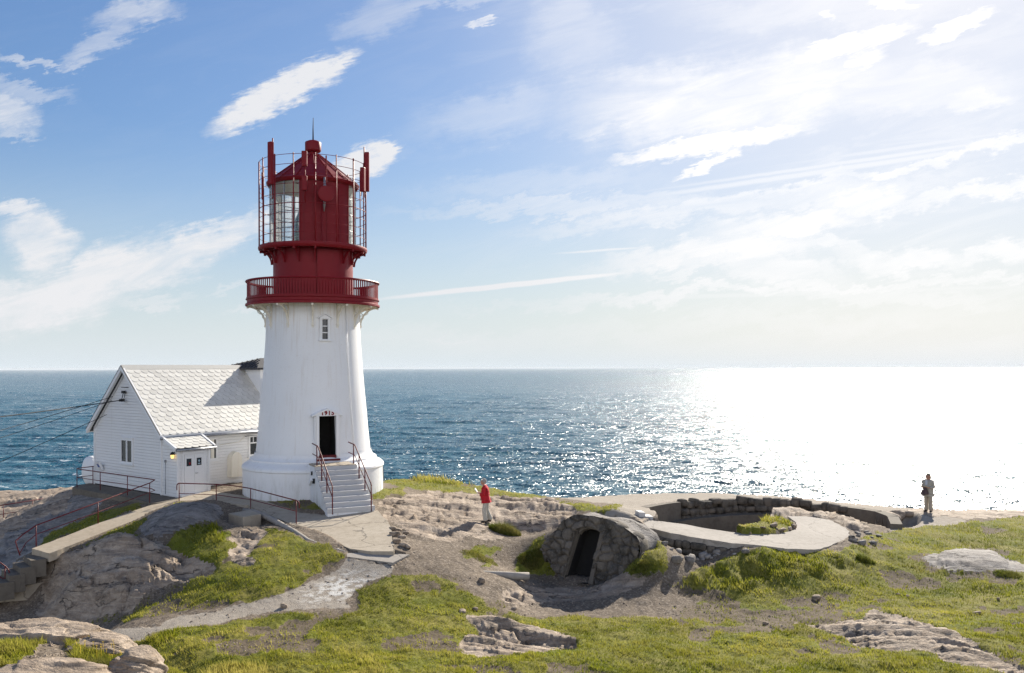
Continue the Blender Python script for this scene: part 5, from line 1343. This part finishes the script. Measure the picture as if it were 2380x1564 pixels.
# rough stones along the top edge and flanks break the outline
cp_ = MB()
for i in range(1, len(bo)-4):
    a, b = bo[i], bo[i+1]; n_ = max(1, int((b-a).length/.26))
    for k in range(n_):
        p = a.lerp(b, (k+.5)/n_) - bn*random.uniform(.0, .22) - up_*random.uniform(.12, .20) + NB*random.uniform(-.05, .06)
        d = (b-a).normalized(); q_ = random.uniform(.13, .24)
        cp_.add(stone_verts(p, d*q_*1.15, -bn*q_*1.2, up_*q_*random.uniform(.55, .85), .5, ICO2, .2), ICO2F, True)
cp_.build('coping', M['stone'], BK, fix=False)
# concrete frame and short passage, tunnel shade painted near black
def bprism(pts, out, th, name, mat): return MB().prism([BP(*p) + NB*out for p in pts], -NB*th).build(name, M[mat], BK)
bprism([(1339,1214),(1349,1219),(1346,1238),(1315,1340),(1313,1354),(1303,1350),(1307,1334)], .07, .16, 'door_jamb', 'conc_dark')
bprism([(1397,1238),(1400,1221),(1409,1222),(1405,1244),(1382,1340),(1380,1359),(1369,1357),(1373,1340)], .07, .16, 'door_jamb', 'conc_dark')
bprism([(1350,1217),(1401,1220),(1399,1241),(1393,1235.5),(1384,1231),(1371,1228.5),(1360,1230),(1353,1234.5),(1348,1241)], .06, .16, 'lintel', 'conc_dark')
bd2 = [BP(*p) + NB*.05 for p in DOOR]; nb_ = len(bd2)
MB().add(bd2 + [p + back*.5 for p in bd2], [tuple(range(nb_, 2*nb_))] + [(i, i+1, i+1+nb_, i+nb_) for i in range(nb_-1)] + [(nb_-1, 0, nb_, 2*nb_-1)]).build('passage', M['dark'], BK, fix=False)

# ------------------------------------------------------------ boulders in the foreground
def boulder(name, c, r, label, seed, sub=6, amp=.24, flat=.0):
    V, F = ico(sub)
    V = V*np.array([1, 1, 1.0]); q = np.sign(V)*np.abs(V)**.8
    X_, Y_, Z_ = V[:, 0]*r[0], V[:, 1]*r[1], V[:, 2]*r[2]
    n1 = fbm(X_*1.1+seed, Y_*1.1+Z_*1.6+seed, 4, seed)-.5
    n2 = ridged(X_*1.3+Z_*1.2+seed, Y_*2.2+Z_*2.6, 5, seed+3)-.45
    w1, w2 = worley(X_*.8+Z_+seed, Y_*1.3+Z_*1.7 + n1*1.2, seed)
    cr = np.clip(1-(w2-w1)/.06, 0, 1)
    led_ = (Z_*2.2 + X_*.5 + n1*1.6 + seed)*2.0; led_ = led_-np.floor(led_); led_ = np.clip((led_-.78)/.22, 0, 1) - led_*.9
    s = 1 + amp*1.5*n1 + amp*.9*n2 - .08*cr + .09*led_ + .05*(fbm(X_*6+seed, Y_*6+Z_*7, 3, seed)-.5)
    q = q*s[:, None]*np.array(r) + np.array(c)
    o = np_mesh(name, q, np.array(F), M['rock'], True); return tag(o, label, 'rock', 'foreground boulders')
boulder('boulder', P(60, 1508, 13.4) + Vector((0, 0, -.16)), (1.20, .85, .50), 'pale flat-topped boulder above the mossy ledge in the lower left corner', 3)
boulder('boulder', P(225, 1512, 12.9) + Vector((0, 0, -.16)), (.55, .6, .34), 'small pale boulder sloping right behind the flowering grass tuft', 5)
boulder('boulder', P(312, 1556, 11.6) + Vector((0, 0, -.12)), (.36, .55, .40), 'pale pointed boulder at the right of the flowering grass tuft', 8)
boulder('boulder', P(95, 1600, 10.6) + Vector((0, 0, -.08)), (.85, .55, .34), 'broad low boulder cut off by the bottom left corner of the photo', 11)
# ------------------------------------------------------------ loose stones
def scatter_stones(spots, label, group, mat='stone'):
    for (u, v, s) in spots:
        p = on_ground(u, v); a = random.uniform(0, 6.28)
        ax = Vector((math.cos(a), math.sin(a), random.uniform(-.2, .2)))*s*random.uniform(.8, 1.3); ay = Vector((-math.sin(a), math.cos(a), random.uniform(-.2, .2)))*s*random.uniform(.6, 1)
        az = up_*s*random.uniform(.4, .75)
        o = MB().add(stone_verts(p + az*.45, ax, ay, az, .6, ICO2, .16), ICO2F, True).build('stone', M[mat], fix=False)
        tag(o, label, 'stone', group)
rs = random.Random(3)
def rnd(n, poly, s0, s1):
    us = [p[0] for p in poly]; vs = [p[1] for p in poly]; out = []
    while len(out) < n:
        u, v = rs.uniform(min(us), max(us)), rs.uniform(min(vs), max(vs))
        if inpoly(np.array([u]), np.array([v]), poly)[0]: out.append((u, v, s0 + (s1-s0)*rs.random()**2))
    return out
scatter_stones(rnd(34, [(1540,1262),(1640,1278),(1740,1284),(1660,1305),(1580,1312),(1545,1290)], .05, .20), 'grey rubble stone at the foot of the dry-stone wall under the curved path', 'rubble below the stone wall', 'rock_grey')
scatter_stones(rnd(20, [(1985,1240),(2015,1232),(2060,1252),(2040,1266),(1995,1268),(1960,1262)], .05, .17), 'rubble stone beside the right end of the curved concrete path', 'rubble beside the concrete path', 'rock_grey')
scatter_stones([(912,1232,.14),(925,1233,.15),(918,1246,.16),(935,1250,.13),(922,1262,.15),(938,1268,.16),(948,1272,.12),(910,1276,.10),(944,1240,.10)], 'pale loose stone on the gravel along the right edge of the terrace', 'stones beside the terrace', 'rock')
scatter_stones(rnd(12, [(2062,1196),(2100,1190),(2130,1198),(2110,1212),(2070,1214)], .15, .38), 'broken stone block lying in the hollow at the right end of the gun pit', 'blocks in the pit hollow', 'rock')
scatter_stones(rnd(16, [(1760,1230),(1800,1212),(1850,1218),(1850,1230),(1810,1238)], .05, .13), 'small rubble stone on the mound beside the curved path', 'rubble on the pit mound', 'rock')
scatter_stones([(1897,1391,.14),(1895,1396,.06),(1780,1452,.09),(2088,1385,.07),(2110,1388,.06),(2270,1428,.12),(1195,1417,.10),(1120,1353,.13),(2320,1396,.06),(660,1412,.12),(1075,1424,.12),(1105,1420,.1)], 'lone small stone lying in the foreground grass', 'single stones in the grass', 'rock')

# ------------------------------------------------------------ people
def skin(nodes, edges, root, sub=2):
    me = bpy.data.meshes.new('s'); me.from_pydata([n[0] for n in nodes], edges, [])
    o = bpy.data.objects.new('s', me); COL.objects.link(o)
    o.modifiers.new('k', 'SKIN').use_smooth_shade = True
    for i, n in enumerate(nodes):
        d = me.skin_vertices[0].data[i]; r = n[1]; d.radius = (r, r) if not isinstance(r, tuple) else r; d.use_root = (i == root)
    if sub: o.modifiers.new('d', 'SUBSURF').levels = sub
    bpy.context.view_layer.update()
    r = bpy.data.meshes.new_from_object(o.evaluated_get(bpy.context.evaluated_depsgraph_get()))
    bpy.data.objects.remove(o)
    r.polygons.foreach_set('use_smooth', [True]*len(r.polygons)); return r
def person(pos, fwd, H, label, J, mats, hair, feet, hem=.80, jac=.022):
    root = empty('person', pos, label, 'person'); root['pose'] = 'standing'
    f = Vector((*fwd, 0)).normalized(); s = Vector((-f.y, f.x, 0))
    T = Matrix.Translation(pos) @ Matrix((f, s, up_)).transposed().to_4x4() @ Matrix.Scale(H/1.74, 4)
    def add(name, me, mat, sq=None):
        if sq: me.transform(Matrix.Diagonal((sq, 1, 1, 1)))
        me.transform(T); me.name = name
        return link(name, me, mat, root)
    n = []; e = []
    def nd(p, r, pa=None):
        n.append((p, r)); i = len(n)-1
        if pa is not None: e.append((pa, i))
        return i
    pel = nd(J['pelvis'], .13); ab = nd(J['belly'], .13, pel); ch = nd(J['chest'], .15, ab); ub = nd(J['upper'], .12, ch); nk = nd(J['neck'], .058, ub)
    hd = J['head']
    jw = nd((hd[0]+.015, hd[1], hd[2]-.09), .078, nk); h0 = nd((hd[0], hd[1], hd[2]), .115, jw); h1 = nd((hd[0]-.012, hd[1], hd[2]+.07), .10, h0)
    ns = nd((hd[0]+.095, hd[1], hd[2]-.015), .016, h0)
    for sg in (-1, 1): nd((hd[0]-.01, hd[1]+sg*.10, hd[2]-.01), .018, h0)
    nd((hd[0]+.088, hd[1], hd[2]-.065), .022, jw)
    for sg, k in ((1, 'L'), (-1, 'R')):
        sh = nd(J['sh'+k], .055, ub); el = nd(J['el'+k], .042, sh); wr = nd(J['wr'+k], .03, el); pm_ = nd(J['ha'+k], .034, wr)
        d = (Vector(J['ha'+k])-Vector(J['wr'+k])).normalized(); side = Vector((0, 1, 0)); side = (side - d*side.dot(d)).normalized(); nn_ = d.cross(side)
        if nn_.z > 0: nn_ = -nn_
        for q, ln in ((-1.5, .062), (-.5, .078), (.5, .082), (1.5, .070)):
            b = Vector(J['ha'+k]) + side*q*.019 + d*.03
            i1 = nd(tuple(b), .0095, pm_); i2 = nd(tuple(b + d*ln*.55 + nn_*.008), .0088, i1); nd(tuple(b + d*ln*.85 + nn_*.03), .0078, i2)
        b = Vector(J['ha'+k]) - side*sg*.036; i1 = nd(tuple(b), .011, pm_); nd(tuple(b + d*.045 - side*sg*.018 + nn_*.01), .0095, i1)
        hp_ = nd(J['hi'+k], .085, pel); kn = nd(J['kn'+k], .056, hp_); an = nd(J['an'+k], .042, kn); nd(J['to'+k], .036, an)
    add('body', skin(n, e, pel), mats['skin'])
    # jacket
    n.clear(); e.clear()
    px = J['pelvis']
    a0 = nd((px[0], px[1], hem), .185+jac); a1 = nd((px[0]*.5, px[1], hem+.10), .185+jac, a0); a2 = nd(J['belly'], .18+jac, a1); a3 = nd(J['chest'], .185+jac, a2); a4 = nd(J['upper'], .125+jac, a3); nd((J['neck'][0], J['neck'][1], J['neck'][2]-.01), .072, a4)
    for k in 'LR':
        b0 = nd(J['sh'+k], .068+jac, a4); b1 = nd(J['el'+k], .055+jac, b0); w = Vector(J['el'+k]).lerp(Vector(J['wr'+k]), .93); nd(tuple(w), .042+jac*.6, b1)
    add('jacket', skin(n, e, a1), mats['jacket'], .90)
    n.clear(); e.clear()
    a1 = nd((px[0], px[1], px[2]+.03), .11); 
    for k in 'LR':
        b0 = nd(J['hi'+k], .105, a1); b1 = nd(J['kn'+k], .098, b0); an = J['an'+k]; b2 = nd((an[0], an[1], .16), .098, b1); nd((an[0]-.005, an[1], .055), .105, b2)
    add('trousers', skin(n, e, a1), mats['trousers'])
    for k in 'LR':
        an, to_ = J['an'+k], J['to'+k]
        add('shoe', skin([((an[0]-.05, an[1], .045), .045), ((an[0]+.04, an[1], .05), .05), (to_, .042), ((to_[0]+.05, to_[1], .033), .03)], [(0,1),(1,2),(2,3)], 1), mats['shoe'])
    V, F = ico(4); keep = []
    hv = V*np.array([.122, .108, .125])
    c = np.array(hd) + np.array((-.018, 0, .028))
    ok = ~((V[:, 0] > hair[0]) & (V[:, 2] < hair[1])) & (V[:, 2] > -.62)
    fs = [q for q in F if all(ok[i] for i in q)]
    sc_ = 1 + .05*(fbm(V[:, 0]*5, V[:, 1]*5+V[:, 2]*6, 3, 3)-.5)
    me = bpy.data.meshes.new('hair'); me.from_pydata([tuple(x) for x in hv*sc_[:, None]+c], [], fs)
    bm = bmesh.new(); bm.from_mesh(me); bmesh.ops.delete(bm, geom=[v for v in bm.verts if not v.link_faces], context='VERTS'); bm.to_mesh(me); bm.free()
    me.polygons.foreach_set('use_smooth', [True]*len(me.polygons)); add('hair', me, mats['hair'])
    return root, T
J1 = dict(pelvis=(-.02,0,.94), belly=(.03,0,1.10), chest=(.02,0,1.28), upper=(.01,0,1.41), neck=(.06,0,1.50), head=(.105,0,1.62),
  shL=(.03,-.17,1.41), elL=(.03,-.25,1.14), wrL=(.24,-.12,1.16), haL=(.32,-.07,1.20), shR=(.03,.17,1.41), elR=(.03,.24,1.14), wrR=(.24,.12,1.17), haR=(.32,.07,1.21),
  hiL=(-.02,.09,.90), knL=(.05,.11,.49), anL=(.0,.12,.08), toL=(.14,.13,.035), hiR=(-.03,-.09,.90), knR=(-.01,-.11,.49), anR=(-.16,-.13,.08), toR=(-.02,-.14,.035))
J1.update({k+a: (J1[k+b][0], J1[k+b][1], J1[k+b][2]) for k in () for a, b in ()})
sk = m_plain('skin', (.42, .22, .15), .6, 0, .08)
r1 = on_ground(1129, 1216)
R1, T1 = person(r1, (-1, .10), 1.72, 'grey haired person in a red jacket and pale trousers holding a white paper', J1,
  dict(skin=sk, jacket=cloth('red_fleece', (.42, .012, .02)), trousers=cloth('beige_trousers', (.46, .43, .37)), shoe=cloth('black_shoe', (.012, .011, .012)), hair=cloth('grey_hair', (.30, .28, .26))), (.30, .45), None, .90)
pm_ = MB(); pm_.box((.37, 0, 1.25), (.07, 0, .10), (0, .14, 0), (-.004, 0, .003)); pm_.box((.36, .02, 1.262), (.06, 0, .10), (0, .13, .01), (-.004, 0, .003))
pm_.v = [tuple(T1 @ Vector(v)) for v in pm_.v]
tag(pm_.build('paper', cloth('white_paper', (.8, .8, .78))), 'white folded paper held by the person in the red jacket', 'paper')
J2 = dict(pelvis=(0,0,.95), belly=(.02,0,1.10), chest=(.0,0,1.28), upper=(-.01,0,1.41), neck=(.0,0,1.49), head=(.02,0,1.61),
  shL=(.0,.18,1.41), elL=(-.01,.25,1.13), wrL=(.22,.15,1.13), haL=(.30,.10,1.16), shR=(.0,-.18,1.41), elR=(-.01,-.25,1.13), wrR=(.22,-.15,1.12), haR=(.30,-.10,1.14),
  hiL=(0,.09,.90), knL=(.03,.11,.49), anL=(-.01,.12,.08), toL=(.12,.15,.035), hiR=(0,-.09,.90), knR=(.02,-.10,.49), anR=(-.02,-.11,.08), toR=(.11,-.14,.035))
r2 = on_ground(2158, 1190)
R2, T2 = person(r2, (-.82, -.57), 1.76, 'person in a beige jacket and trousers standing at the cliff edge with a map', J2,
  dict(skin=sk, jacket=cloth('beige_jacket', (.36, .335, .29)), trousers=cloth('tan_trousers', (.38, .335, .27)), shoe=cloth('dark_shoe', (.03, .028, .028)), hair=cloth('brown_hair', (.15, .12, .09))), (.25, .5), None, .84, .035)
sh_ = MB().prism([(.150, -.05, 1.45), (.150, .05, 1.45), (.168, .045, 1.0), (.168, -.045, 1.0)], (.02, 0, 0)); sh_.v = [tuple(T2 @ Vector(v)) for v in sh_.v]
sh_.build('shirt', cloth('pale_shirt', (.5, .52, .58)), R2)
mp = MB(); mp.box((.40, .02, 1.20), (.10, 0, .035), (0, .16, 0), (-.003, 0, .004)); mp.v = [tuple(T2 @ Vector(v)) for v in mp.v]
tag(mp.build('map', cloth('pale_map', (.6, .55, .45))), 'pale map held by the person in the beige jacket', 'map')
bg_ = MB(); v8 = []
for z, wx, wy in ((.82, .19, .09), (.86, .20, .10), (1.0, .14, .08), (1.14, .06, .04)):
    v8.append([(.33+sx*wx, .02+sy*wy, z) for sx, sy in ((-1,-1),(1,-1),(1,1),(-1,1))])
vs = sum(v8, []); fs = [(3,2,1,0), (12,13,14,15)] + [(4*k+i, 4*k+(i+1) % 4, 4*k+4+(i+1) % 4, 4*k+4+i) for k in range(3) for i in range(4)]
bg_.add(vs, fs); bg_.v = [tuple(T2 @ Vector(v)) for v in bg_.v]
o = bg_.build('bag', cloth('dark_bag', (.07, .045, .05))); tag(o, 'dark bag hanging in front of the person in the beige jacket', 'bag')
bv = o.modifiers.new('bevel', 'BEVEL'); bv.width = .03; bv.segments = 2

# ------------------------------------------------------------ grass
def blades(name, pts, hgt, wid, tone, mat, lean=.45):
    n = len(pts); a = rng.uniform(0, 6.283, n); ca, sa_ = np.cos(a)*wid/2, np.sin(a)*wid/2
    la = rng.uniform(0, 6.283, n); ll_ = hgt*lean*rng.uniform(.2, 1.3, n)
    B1 = pts + np.c_[ca, sa_, -.01*np.ones(n)]; B2 = pts - np.c_[ca, sa_, .01*np.ones(n)]
    Tp = pts + np.c_[np.cos(la)*ll_ - .25*hgt, np.sin(la)*ll_ - .05*hgt, hgt]
    V = np.stack([B1, B2, Tp], 1).reshape(-1, 3); F = np.arange(3*n).reshape(-1, 3)
    return np_mesh(name, V, F, M[mat], False, dict(tone=np.repeat(tone, 3)))
gm = gmask & (over < .1) & (~pm)
gx_, gy_, gz_, gp_ = [], [], [], []
gm2 = gm | (bare & (rid == 0) & (over < .1) & (rng.random(GX.shape) < .30))
cells = np.argwhere(gm2[:-1, :-1])
NB_ = NBLADES
pick = cells[rng.integers(0, len(cells), NB_)]
fj = pick[:, 0] + rng.random(NB_); fi = pick[:, 1] + rng.random(NB_)
j0 = np.minimum(fj.astype(int), NV-2); i0 = np.minimum(fi.astype(int), NU-2); t_ = fj-j0; s_ = fi-i0
def bil(Q): return (Q[j0, i0]*(1-s_)+Q[j0, i0+1]*s_)*(1-t_) + (Q[j0+1, i0]*(1-s_)+Q[j0+1, i0+1]*s_)*t_
xs, ys, zs, us, vs_ = bil(GX), bil(GY), bil(Zt), bil(UF), bil(VF)
cl = fbm(xs*2.6, ys*2.6, 3, 91); big = fbm(xs*.5, ys*.5, 3, 92)
h = (.030 + .085*np.clip(cl-.33, 0, 1)*1.5)*rng.uniform(.6, 1.35, NB_)
tall = np.zeros(NB_)
for poly, k in (([(150,1475),(230,1485),(345,1550),(350,1600),(180,1600)], .9), ([(-50,1455),(60,1462),(105,1500),(-50,1560)], .5), ([(940,1098),(1010,1098),(1120,1128),(1060,1130),(960,1118)], 2.6),
                ([(500,1555),(620,1550),(640,1600),(480,1600)], 2.2), ([(440,1222),(490,1216),(525,1235),(520,1262),(430,1268)], 1.5), ([(1560,1372),(1740,1284),(1960,1290),(2030,1300),(1900,1335),(1700,1372)], 1.0), ([(1740,1196),(1830,1196),(1850,1225),(1780,1215)], 1.2),
                ([(1485,1232),(1560,1300),(1545,1330),(1452,1336),(1450,1307)], .2), ([(1273,1250),(1192,1309),(1242,1335),(1300,1340)], .25), ([(328,1492),(400,1466),(430,1470),(370,1500)], 1.2)):
    m = inpoly(us, vs_, poly); tall[m] = k
h = h*(1+tall)
tone = np.clip(.10 + .55*rng.random(NB_)**1.3 + 1.3*(big-.5) + .6*(cl-.5), 0, 1)
dry = inpoly(us, vs_, [(930,1094),(1010,1096),(1120,1126),(1050,1124),(950,1114)]) | inpoly(us, vs_, [(500,1550),(650,1550),(650,1600),(480,1600)])
tone = np.where(dry, .75+.25*rng.random(NB_), tone)
dk_ = inpoly(us, vs_, [(1600,1350),(1740,1286),(1850,1284),(2020,1302),(1960,1330),(1700,1360)]); tone = np.where(dk_, tone*.55, tone)
keep = rng.random(NB_) < np.clip(.35 + 1.6*(fbm(xs*1.1, ys*1.1, 4, 93)-.28), 0, 1)
q = keep
g_o = blades('grass', np.c_[xs, ys, zs][q], h[q], np.clip(.010+.0005*ys[q], .012, .03)*(1+.25*tall[q]), tone[q], 'grass')
tag(g_o, kind='stuff')
def tussock(label, u0, v0, u1, v1, n, hh_, tn=(.05, .6)):
    c = on_ground((u0+u1)/2, (v0+v1)/2 + (v1-v0)*.25); rx = (u1-u0)/2/K*c.y; ry = rx*.7
    r_ = np.sqrt(rng.random(n)); a = rng.uniform(0, 6.283, n)
    px, py = c.x + rx*r_*np.cos(a), c.y + ry*r_*np.sin(a)
    pz = np.array([ground(x, y) for x, y in zip(px, py)])
    hg = hh_*(1.15-.75*r_**2)*rng.uniform(.5, 1.2, n)*(.6+.8*fbm(px*5, py*5, 2, 5))
    o = blades('grass_tussock', np.c_[px, py, pz], hg, np.full(n, .016), rng.uniform(*tn, n), 'tuss', .6)
    tag(o, label, 'grass tuft', 'grass tussocks')
tussock('dark round grass tussock on the rock just behind the red-jacketed person', 1137, 1214, 1212, 1246, 3800, .34)
tussock('small low green tuft on the gravel between the person and the bunker', 1068, 1276, 1160, 1302, 1400, .10, (.2, .8))
tussock('dark grass clump in front of the sloping turf bank', 1990, 1290, 2035, 1312, 700, .25, (.0, .5))
tussock('bushy grass clump growing against the left flank of the bunker', 1200, 1262, 1270, 1325, 2600, .13, (.1, .7))
tussock('bushy grass clump growing against the right flank of the bunker', 1462, 1300, 1530, 1334, 1300, .09, (.05, .5))
tussock('tall grass tuft with yellow flowers between the foreground boulders', 165, 1500, 320, 1600, 6000, .17, (.1, .75))
tussock('small grass clump at the right edge of the low whaleback rock', 2310, 1318, 2375, 1342, 800, .14, (.05, .6))
fy = NT('yellow_petal'); fy.done(fy.bsdf((.75, .5, .02), .7))
for k in range(26):
    u, v = rs.uniform(175, 300), rs.uniform(1478, 1530)
    p = on_ground(u, v + 20); p = p + up_*rs.uniform(.12, .2)
    mb = MB()
    for i in range(5):
        a = i*1.2566; mb.add([p, p + Vector((math.cos(a-.35)*.012, math.sin(a-.35)*.012, .004)), p + Vector((math.cos(a)*.019, math.sin(a)*.019, .006)), p + Vector((math.cos(a+.35)*.012, math.sin(a+.35)*.012, .004))], [(0,1,2,3)])
    mb.tube([p - up_*.18, p], .0022, 3)
    tag(mb.build('flower', fy.m, fix=False), 'tiny yellow flower in the tall grass tuft between the foreground boulders', 'flower', 'yellow flowers in the foreground tuft')

# pebbles strewn over the bare ground: nobody could count them
gv = np.argwhere(((~gmask) & (rid == 0) & (~plain) & (over < .05) & (~pm) & (VF > 1165))[:-1, :-1])
NP_ = 26000
pk = gv[rng.integers(0, len(gv), NP_)]; fj = pk[:, 0]+rng.random(NP_); fi = pk[:, 1]+rng.random(NP_)
j0 = np.minimum(fj.astype(int), NV-2); i0 = np.minimum(fi.astype(int), NU-2); t_ = fj-j0; s_ = fi-i0
C_ = np.c_[bil(GX), bil(GY), bil(Zt)]
ok = np.ones(NP_, bool)
for k_ in SLABS: ok &= ~inpoly(C_[:, 0], C_[:, 1], [tuple(p[:2]) for p in SLABS[k_][0]])
ok &= fbm(C_[:, 0]*.8, C_[:, 1]*.8, 3, 66) > .36
C_ = C_[ok]; NP_ = len(C_)
O8 = np.array([(1,0,0),(0,1,0),(-1,0,0),(0,-1,0),(0,0,1),(0,0,-1)], float); F8 = np.array([(0,1,4),(1,2,4),(2,3,4),(3,0,4),(1,0,5),(2,1,5),(3,2,5),(0,3,5)])
sz = .012 + .040*rng.random(NP_)**4; an_ = rng.uniform(0, 6.28, NP_)
V_ = O8[None]*sz[:, None, None]*rng.uniform(.6, 1.4, (NP_, 6, 1))
x_ = V_[..., 0]*np.cos(an_)[:, None]-V_[..., 1]*np.sin(an_)[:, None]; y_ = V_[..., 0]*np.sin(an_)[:, None]+V_[..., 1]*np.cos(an_)[:, None]
V_ = np.stack([x_, y_, V_[..., 2]*.65], -1) + C_[:, None, :]
g_ = np_mesh('gravel', V_.reshape(-1, 3), (F8[None] + 6*np.arange(NP_)[:, None, None]).reshape(-1, 3), M['rock'], False); tag(g_, kind='stuff')
